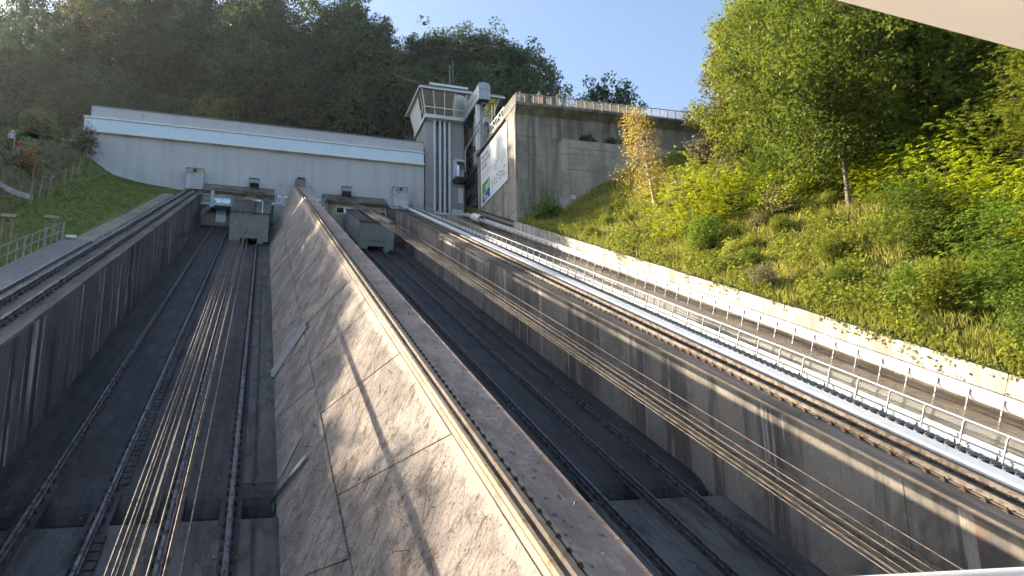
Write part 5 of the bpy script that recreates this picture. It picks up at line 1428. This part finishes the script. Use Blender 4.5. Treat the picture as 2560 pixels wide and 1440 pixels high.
# fallen leaves on the ridge top and in the pits
n = 1500; s = rg_.uniform(6, 60, n); k = rg_.integers(0, 3, n)
xx = np.where(k == 0, rg_.uniform(3.99, 4.76, n), np.where(k == 1, rg_.uniform(-6.7, .8, n), rg_.uniform(7.5, 15.1, n))); nn_ = np.where(k == 0, RIDGE + .01, FLOOR + .03)
C = np.stack([xx, s*CT - nn_*ST, s*ST + nn_*CT], 1)
V, F, r = leaf_quads(C, np.array([0, -ST, CT]) + rg_.normal(0, .15, C.shape), .075, rg_, .7)
me = mesh_np('fallen_leaves', V, F, {'rnd': r}); me.materials.append(M['leaf_dry']); o = bpy.data.objects.new('fallen_leaves', me); COL.objects.link(o); tag(o, 'scattered fallen leaves on the ridge top and pit floors', None, None, 'stuff')
# lawn on the left
x, y, z = scatter(90000, (-22, -10.4), (34, 92.8), rg_, lambda x, y: x > np.interp(y, [34, 57, 90, 93], [-14.6, -15.2, -19.6, -20]))
blades('lawn_grass', x, y, z, .11, .02, rg_, M['lawnblade'], 'short mown grass on the shaded slope left of the pits', .5)
x, y, z = scatter(16000, (-27, -14.6), (50, 95), rg_, lambda x, y: (x < np.interp(y, [34, 57, 90, 93], [-14.4, -15.0, -19.4, -20])) * (.35 + .65*(np.sin(x*1.1)*np.cos(y*.8) > 0)))
blades('rough_grass', x, y, z, .3, .025, rg_, M['lawnblade'], 'rough patchy grass on the bare bank at the left')
# ------------------------------------------------------------------ left side
wk = thing('grating_walkway', SL(-9.6, 38, TOP), 'steel grating walkway with cross slats beside the left rails', 'walkway')
for x in (-10.3, -8.98):
    mb = MB(SL); mb.box(x-.03, x+.03, 12, 46.6, TOP-.16, TOP+.03); obj('stringer', mb, M['galvd'], wk)
slm = MB(); slm.prof([(-.045,-.02),(.045,-.02),(.045,.02),(-.045,.02)], -.62, .62, 'x'); slm = slm.mesh('slat'); slm.materials.append(M['galvd'])
s = 26.0
while s < 46.5:
    piece('slat', slm, None, wk, TS(-9.64, s, TOP - .01)); s += .2
mb = MB(SL); mb.box(-10.2, -9.05, 12, 46.5, TOP-.2, TOP-.17); obj('under_sheet', mb, M['dark'], wk)
lh = thing('walkway_handrail', SL(-10.34, 38, TOP), 'grey two-bar handrail along the outer edge of the grating walkway', 'handrail')
ph = MB(); ph.bar((0,0,0),(0,0,1.05),.05,.05,(0,1,0)); ph = ph.mesh('post'); ph.materials.append(M['galvd'])
pt = MB(); pt.bar((0,0,0),(0,0,1.05),.10,.05,(0,1,0)); pt = pt.mesh('wide_post'); pt.materials.append(M['galvd'])
s = 14.6; k = 0
while s < 46.6:
    piece('post', pt if k % 3 == 0 else ph, None, lh, T(*SL(-10.38, s, TOP - .05))); s += 1.18; k += 1
for h in (1.03, .55):
    mb = MB(SL); mb.tube([(-10.38, 12, TOP-.05+h*CT), (-10.38, 46.3, TOP-.05+h*CT)], .026, 6)
    mb.v = [(p[0], p[1] + h*ST*.0, p[2]) for p in mb.v]; obj('bar', mb, M['galvd'], lh)
# slab path continuing up to the hall
pa = thing('slab_path', SL(-9.5, 66, TOP), 'narrow path of pale stone slabs climbing beside the left rails', 'path')
sm = [MB().box(-w/2, w/2, -.2, .2, -.12, .05).mesh('slab') for w in (1.0, .9, 1.08)]
for q in sm: q.materials.append(M['stone'])
s = 47.3; k = 0
while s < 88:
    M_ = T(*SL(-9.42 + random.uniform(-.04,.04) - max(0, s-70)*.012, s, TOP - .06)) @ Matrix.Rotation(TH*.75 + random.uniform(-.03,.03), 4, 'X') @ Matrix.Rotation(random.uniform(-.04,.04), 4, 'Z')
    piece('slab', sm[k % 3], None, pa, M_); s += .46; k += 1
mb = MB(SL); mb.tube([(-10.3, 46.75, TOP+.1), (-9.75, 46.8, TOP+.1)], .12, 10)
obj('pipe_stub', mb, M['whitepaint'], None, 'short white pipe stub lying at the top end of the grating walkway', 'pipe', smooth=True)
# information stands
def stand(x, y, label):
    z = gz(x, y); t = thing('information_stand', (x, y, z), label, 'information stand')
    for q in (-.22, .22):
        mb = MB(); mb.bar((x+q, y, z-.3), (x+q, y, z+1.3), .11); obj('post', mb, M['wood'], t)
    mb = MB(); mb.bar((x-.34, y, z+1.36), (x+.34, y, z+1.33), .4, .04, (0,-.6,.8)); obj('board', mb, M['wood'], t)
stand(-12.6, 43.9, 'wooden information stand on the lawn at the left edge of the picture')
stand(-10.95, 45.2, 'wooden information stand at the top end of the walkway handrail')
# fence of wooden stakes
for i, (x, y, h) in enumerate([(-15.2,57,1.75),(-15.35,59.5,1.65),(-15.5,62.5,1.7),(-16.2,69.5,1.75),(-16.7,74,1.8),(-17.4,79.5,1.8),(-18.4,85.5,1.85),(-19.1,90,1.85)]):
    z = gz(x, y); mb = MB(); mb.tube([(x, y, z-.4), (x+random.uniform(-.03,.03), y, z+h*.5), (x+random.uniform(.02,.10), y, z+h)], [.06,.055,.045], 7)
    obj('fence_stake', mb, M['wood'], None, 'bare wooden stake in the row along the edge of the lawn, %s from the left' % ('first','second','third','fourth','fifth','sixth','seventh','eighth')[i], 'stake', 'stakes along the lawn edge')
for i, (x, y, h) in enumerate([(-20.1, 69, 2.0), (-17.9, 67.0, 1.9)]):
    z = gz(x, y); mb = MB(); mb.tube([(x, y, z-.4), (x+.03, y, z+h)], [.06,.045], 7)
    obj('fence_stake', mb, M['wood'], None, ('wooden stake on the bank beside the two walkers', 'wooden stake below the yellow shrub on the bank')[i], 'stake')
# low curved kerb wall under the bank
mb = MB(); R_ = []
for i in range(9):
    f = i/8; x = -22 + 6.4*f; y = 60.5 - 1.6*math.sin(f*1.5); z = gz(x, y)
    R_.append([(x, y-.15, z-.5), (x, y-.15, z+.35), (x, y+.15, z+.35), (x, y+.15, z-.5)])
mb.rings(R_); obj('kerb_wall', mb, M['block2'], None, 'low curved concrete kerb at the foot of the bare bank', 'kerb')
# shrubs at the left
plant('shrub', LV[3], M['bark'], M['leaf_yellow'], (-18.5, 67.4, gz(-18.5, 67.4)), 1.0, (.85, .95), 'yellow-leaved shrub on top of the bank near the walkers', 'shrub', None, 'foliage', 'stem')
plant('shrub', LV[2], M['bark'], M['leaf_forest'], (-19.7, 91.0, gz(-19.7, 91.0)), 2.0, (.85, 1.25), 'dark shrub against the left end of the hall', 'shrub', None, 'foliage', 'stem')
for i, (x, y, s1) in enumerate([(-24, 74, 1.1), (-26.5, 80, 1.3), (-22.5, 84, .9), (-29, 88, 1.5), (-24.5, 91, 1.1)]):
    plant('bush', LV[2], M['bark'], M['leaf_forest2'], (x, y, gz(x, y) - .1), i*1.3, (s1, s1), 'dark scrub bush on the bank behind the walkers', 'bush', 'scrub bushes on the bank behind the walkers', 'foliage', 'stem')
rr_ = random.Random(4)
for i in range(16):
    x = rr_.uniform(-24, -17); y = rr_.uniform(62, 82)
    if x > np.interp(y, [57, 90], [-15.8, -20]): continue
    z = gz(x, y); mb = MB(); r = rr_.uniform(.08, .2)
    mb.rings([[(x + r*(1.2 if k else .8)*math.cos(a)*rr_.uniform(.8,1.2), y + r*math.sin(a)*rr_.uniform(.8,1.2), z - .03 + k*r*.7) for a in [q*math.pi/3 for q in range(6)]] for k in (0, 1)])
    obj('stone', mb, M['stone'], None, 'pale stone lying on the bare bank at the left', 'stone', 'stones on the bare bank')

# ------------------------------------------------------------------ people
def person(loc, rz, top, legs, label, hair='hair', pose='lean', hat=None, h=1.72):
    """one continuous skinned body in the given pose"""
    k = h / 1.72
    J = {'pel': (0,0,.93), 'sp': (0,.02,1.12), 'ch': (0,.03,1.32), 'nk': (0,.02,1.48), 'hd': (0,-.02,1.60), 'tp': (0,-.01,1.70),
         'shl': (-.19,.03,1.41), 'shr': (.19,.03,1.41), 'hil': (-.10,0,.88), 'hir': (.10,0,.88), 'knl': (-.11,-.04,.48), 'knr': (.11,-.02,.48), 'ftl': (-.11,.0,.08), 'ftr': (.12,.03,.08), 'tol': (-.12,-.17,.03), 'tor': (.14,-.14,.03)}
    if pose == 'lean': J.update({'ell': (-.27,-.12,1.20), 'elr': (.27,-.12,1.20), 'hal': (-.16,-.36,1.13), 'har': (.16,-.36,1.13), 'fgl': (-.10,-.43,1.10), 'fgr': (.10,-.43,1.10)})
    elif pose == 'photo': J.update({'ell': (-.30,-.12,1.22), 'elr': (.30,-.12,1.22), 'hal': (-.10,-.26,1.50), 'har': (.10,-.26,1.50), 'fgl': (-.04,-.30,1.56), 'fgr': (.04,-.30,1.56)})
    else: J.update({'ell': (-.25,.05,1.14), 'elr': (.25,.05,1.14), 'hal': (-.23,-.06,.90), 'har': (.23,-.06,.90), 'fgl': (-.22,-.08,.80), 'fgr': (.22,-.08,.80)})
    R_ = {'pel': .15, 'sp': .135, 'ch': .15, 'nk': .055, 'hd': .095, 'tp': .07, 'shl': .075, 'shr': .075, 'hil': .10, 'hir': .10, 'knl': .065, 'knr': .065, 'ftl': .045, 'ftr': .045, 'tol': .035, 'tor': .035, 'ell': .045, 'elr': .045, 'hal': .03, 'har': .03, 'fgl': .022, 'fgr': .022}
    E_ = [('pel','sp'),('sp','ch'),('ch','nk'),('nk','hd'),('hd','tp'),('ch','shl'),('ch','shr'),('shl','ell'),('shr','elr'),('ell','hal'),('elr','har'),('hal','fgl'),('har','fgr'),('pel','hil'),('pel','hir'),('hil','knl'),('hir','knr'),('knl','ftl'),('knr','ftr'),('ftl','tol'),('ftr','tor')]
    names = list(J); me = bpy.data.meshes.new('b'); me.from_pydata([tuple(c*k for c in J[n]) for n in names], [(names.index(a), names.index(b)) for a, b in E_], [])
    tmp = bpy.data.objects.new('b', me); COL.objects.link(tmp)
    md = tmp.modifiers.new('s', 'SKIN'); tmp.modifiers.new('d', 'SUBSURF').levels = 1
    for n, sv in zip(names, me.skin_vertices[0].data): sv.radius = (R_[n]*k, R_[n]*k*(.75 if n in ('pel','sp','ch') else 1)); sv.use_root = n == 'pel'
    bpy.context.view_layer.update()
    bm2 = bpy.data.meshes.new_from_object(tmp.evaluated_get(bpy.context.evaluated_depsgraph_get())); bpy.data.objects.remove(tmp)
    bm2.materials.clear()
    for q in (top, legs, 'skin', 'navy'): bm2.materials.append(M[q])
    for p in bm2.polygons:
        c = p.center / k; p.use_smooth = True
        arm = min((c - Vector(J[n])).length for n in ('hal','har','fgl','fgr')) < .10
        p.material_index = 2 if (c.z > 1.45 and abs(c.x) < .13 and not (pose == 'photo' and c.y < -.16)) or arm else (0 if c.z > .95 else (3 if c.z < .10 else 1))
    o = bpy.data.objects.new('person', bm2); o.location = loc; o.rotation_euler = (0, 0, rz); COL.objects.link(o)
    tag(o, label, 'person'); BASE[o.name] = Matrix.Translation(Vector(loc)) @ Matrix.Rotation(rz, 4, 'Z')
    mb = MB(); rings = []
    for i in range(5):
        a = i / 4 * math.pi / 2 * .98; rr = .112*math.cos(a); rings.append([(rr*math.cos(b)*k, (.0 + rr*math.sin(b)*1.1 + .02)*k, (1.63 + .115*math.sin(a) - (.07 if math.sin(b) > .2 and i == 0 else 0))*k) for b in [q*math.pi/5 for q in range(10)]])
    mb.rings(rings); mb.v = [tuple(BASE[o.name] @ Vector(v)) for v in mb.v]
    hm = obj('hair' if not hat else 'cap', mb, M[hat or hair], o, smooth=True)
    return o
PZ = 37.25
person((26.55, 71.95, PZ), math.radians(20), 'greycloth', 'navy', 'person in grey leaning at the corner of the platform railing', pose='lean')
person((28.75, 71.62, PZ), math.radians(-5), 'greycloth', 'orange', 'tall person in grey top and coral trousers at the platform railing', pose='lean', h=1.85)
person((29.75, 71.6, PZ), math.radians(10), 'navy', 'greycloth', 'person in dark jacket taking a picture over the platform railing', pose='photo', h=1.78)
person((30.85, 71.5, PZ), math.radians(-12), 'greycloth', 'greycloth', 'person in grey with raised arms, rightmost at the platform railing', pose='photo', h=1.7)
person((26.3, 74.3, PZ), math.radians(-80), 'red', 'navy', 'person in red at the side railing of the platform', pose='lean', h=1.7)
person((-20.75, 70.5, gz(-20.75, 70.5) - .35), math.radians(200), 'blue', 'navy', 'person in pale blue shirt standing on top of the bank at the far left', hat='whitepaint', pose='stand', h=1.66)
person((-20.05, 70.0, gz(-20.05, 70.0) - .35), math.radians(150), 'red', 'greycloth', 'person in red shirt standing beside the one in pale blue on the bank', pose='stand', h=1.6)

# ------------------------------------------------------------------ the boat the picture is taken from, floating in the lift tub
bt = thing('excursion_boat', (1.5, -3, -4.0), 'white rail and cream roof edge of the excursion boat close to the camera', 'boat')
hy = lambda x: 1.352 - .173 * (x - .802)
mb = MB(); mb.tube([(x, hy(x), -.30) for x in (-1.5, 0, .8, 1.6, 2.6)], .030, 16); obj('handrail', mb, M['boatwhite'], bt, smooth=True)
for x in (-1.4, .1, 2.5):
    mb = MB(); mb.tube([(x, hy(x), -1.4), (x, hy(x), -.31)], .02, 8); obj('rail_post', mb, M['boatwhite'], bt)
mb = MB(); mb.prof([(-4, .57), (0, .80), (1.32, .876), (5, .86), (5, -2.3), (-4, -2.3)], .70, .80, 'z'); obj('roof', mb, M['cream'], bt)
mb = MB(); mb.tube([(-4, .562, .713), (0, .792, .713), (1.32, .868, .713), (5, .852, .713)], .012, 8); obj('edge_trim', mb, M['cream'], bt, smooth=True)
for x, y in ((-3.8, -2.2), (4.8, -2.2), (4.8, .7), (-3.8, .45)):
    mb = MB(); mb.tube([(x, y, -1.4), (x, y, .70)], .03, 8); obj('roof_post', mb, M['boatwhite'], bt)
mb = MB(); mb.prof([(-7, 1.2), (-5, 2.0), (2, 1.75), (6, .9), (9, -.6), (6, -2.6), (-7, -2.6)], -1.52, -1.4, 'z'); obj('deck', mb, M['boatwhite'], bt)
mb = MB(); mb.rings([[(-6.5, 1.0, -3.2), (-4.8, 1.7, -3.2), (2, 1.5, -3.2), (5.5, .7, -3.2), (8, -.6, -3.2), (5.5, -2.3, -3.2), (-6.5, -2.3, -3.2)],
                     [(-7, 1.2, -1.52), (-5, 2.0, -1.52), (2, 1.75, -1.52), (6, .9, -1.52), (9, -.6, -1.52), (6, -2.6, -1.52), (-7, -2.6, -1.52)]]); obj('hull', mb, M['boatwhite'], bt)
tb = thing('lift_tub', (4, -.6, -5.4), 'grey steel tub of the boat lift carrying the boat', 'tub')
for y0_, y1_ in ((-3.6, -3.35), (2.15, 2.4)):
    mb = MB(); mb.box(-16, 24.3, y0_, y1_, -5.4, -2.4); obj('side', mb, M['greysteel'], tb)
mb = MB(); mb.box(-16, 24.3, -3.35, 2.15, -5.4, -5.2); obj('bottom', mb, M['greysteel'], tb)
for x in (-8.6, 15.4):
    mb = MB(); mb.prof([(-3.6, zs(-3.6, TOP)+.2), (2.4, zs(2.4, TOP)+.2), (2.4, -5.402), (-3.6, -5.402)], x, x+1.6, 'x'); obj('carriage', mb, M['greysteel'], tb)
mb = MB(); mb.box(-15.9, 24.2, -3.348, 2.148, -5.19, -3.0); obj('water', mb, plain('canal_water', (.03,.04,.035), .08), None, 'green canal water inside the lift tub', kind='structure')

# ------------------------------------------------------------------ thin haze added as a stand-in for the lens-flare veil
hz = NT('flare_haze'); pv = hz.n('ShaderNodeVolumePrincipled')
pv.inputs['Color'].default_value = (.82, .88, 1.0, 1); pv.inputs['Density'].default_value = .00014; pv.inputs['Anisotropy'].default_value = .65
hz.t.links.new(pv.outputs[0], hz.out.inputs['Volume'])
mb = MB(); mb.box(-905, 905, -905, 1505, -24, 112)
ho = obj('haze', mb, hz.m, None, 'thin pale evening haze over the whole valley', kind='stuff')
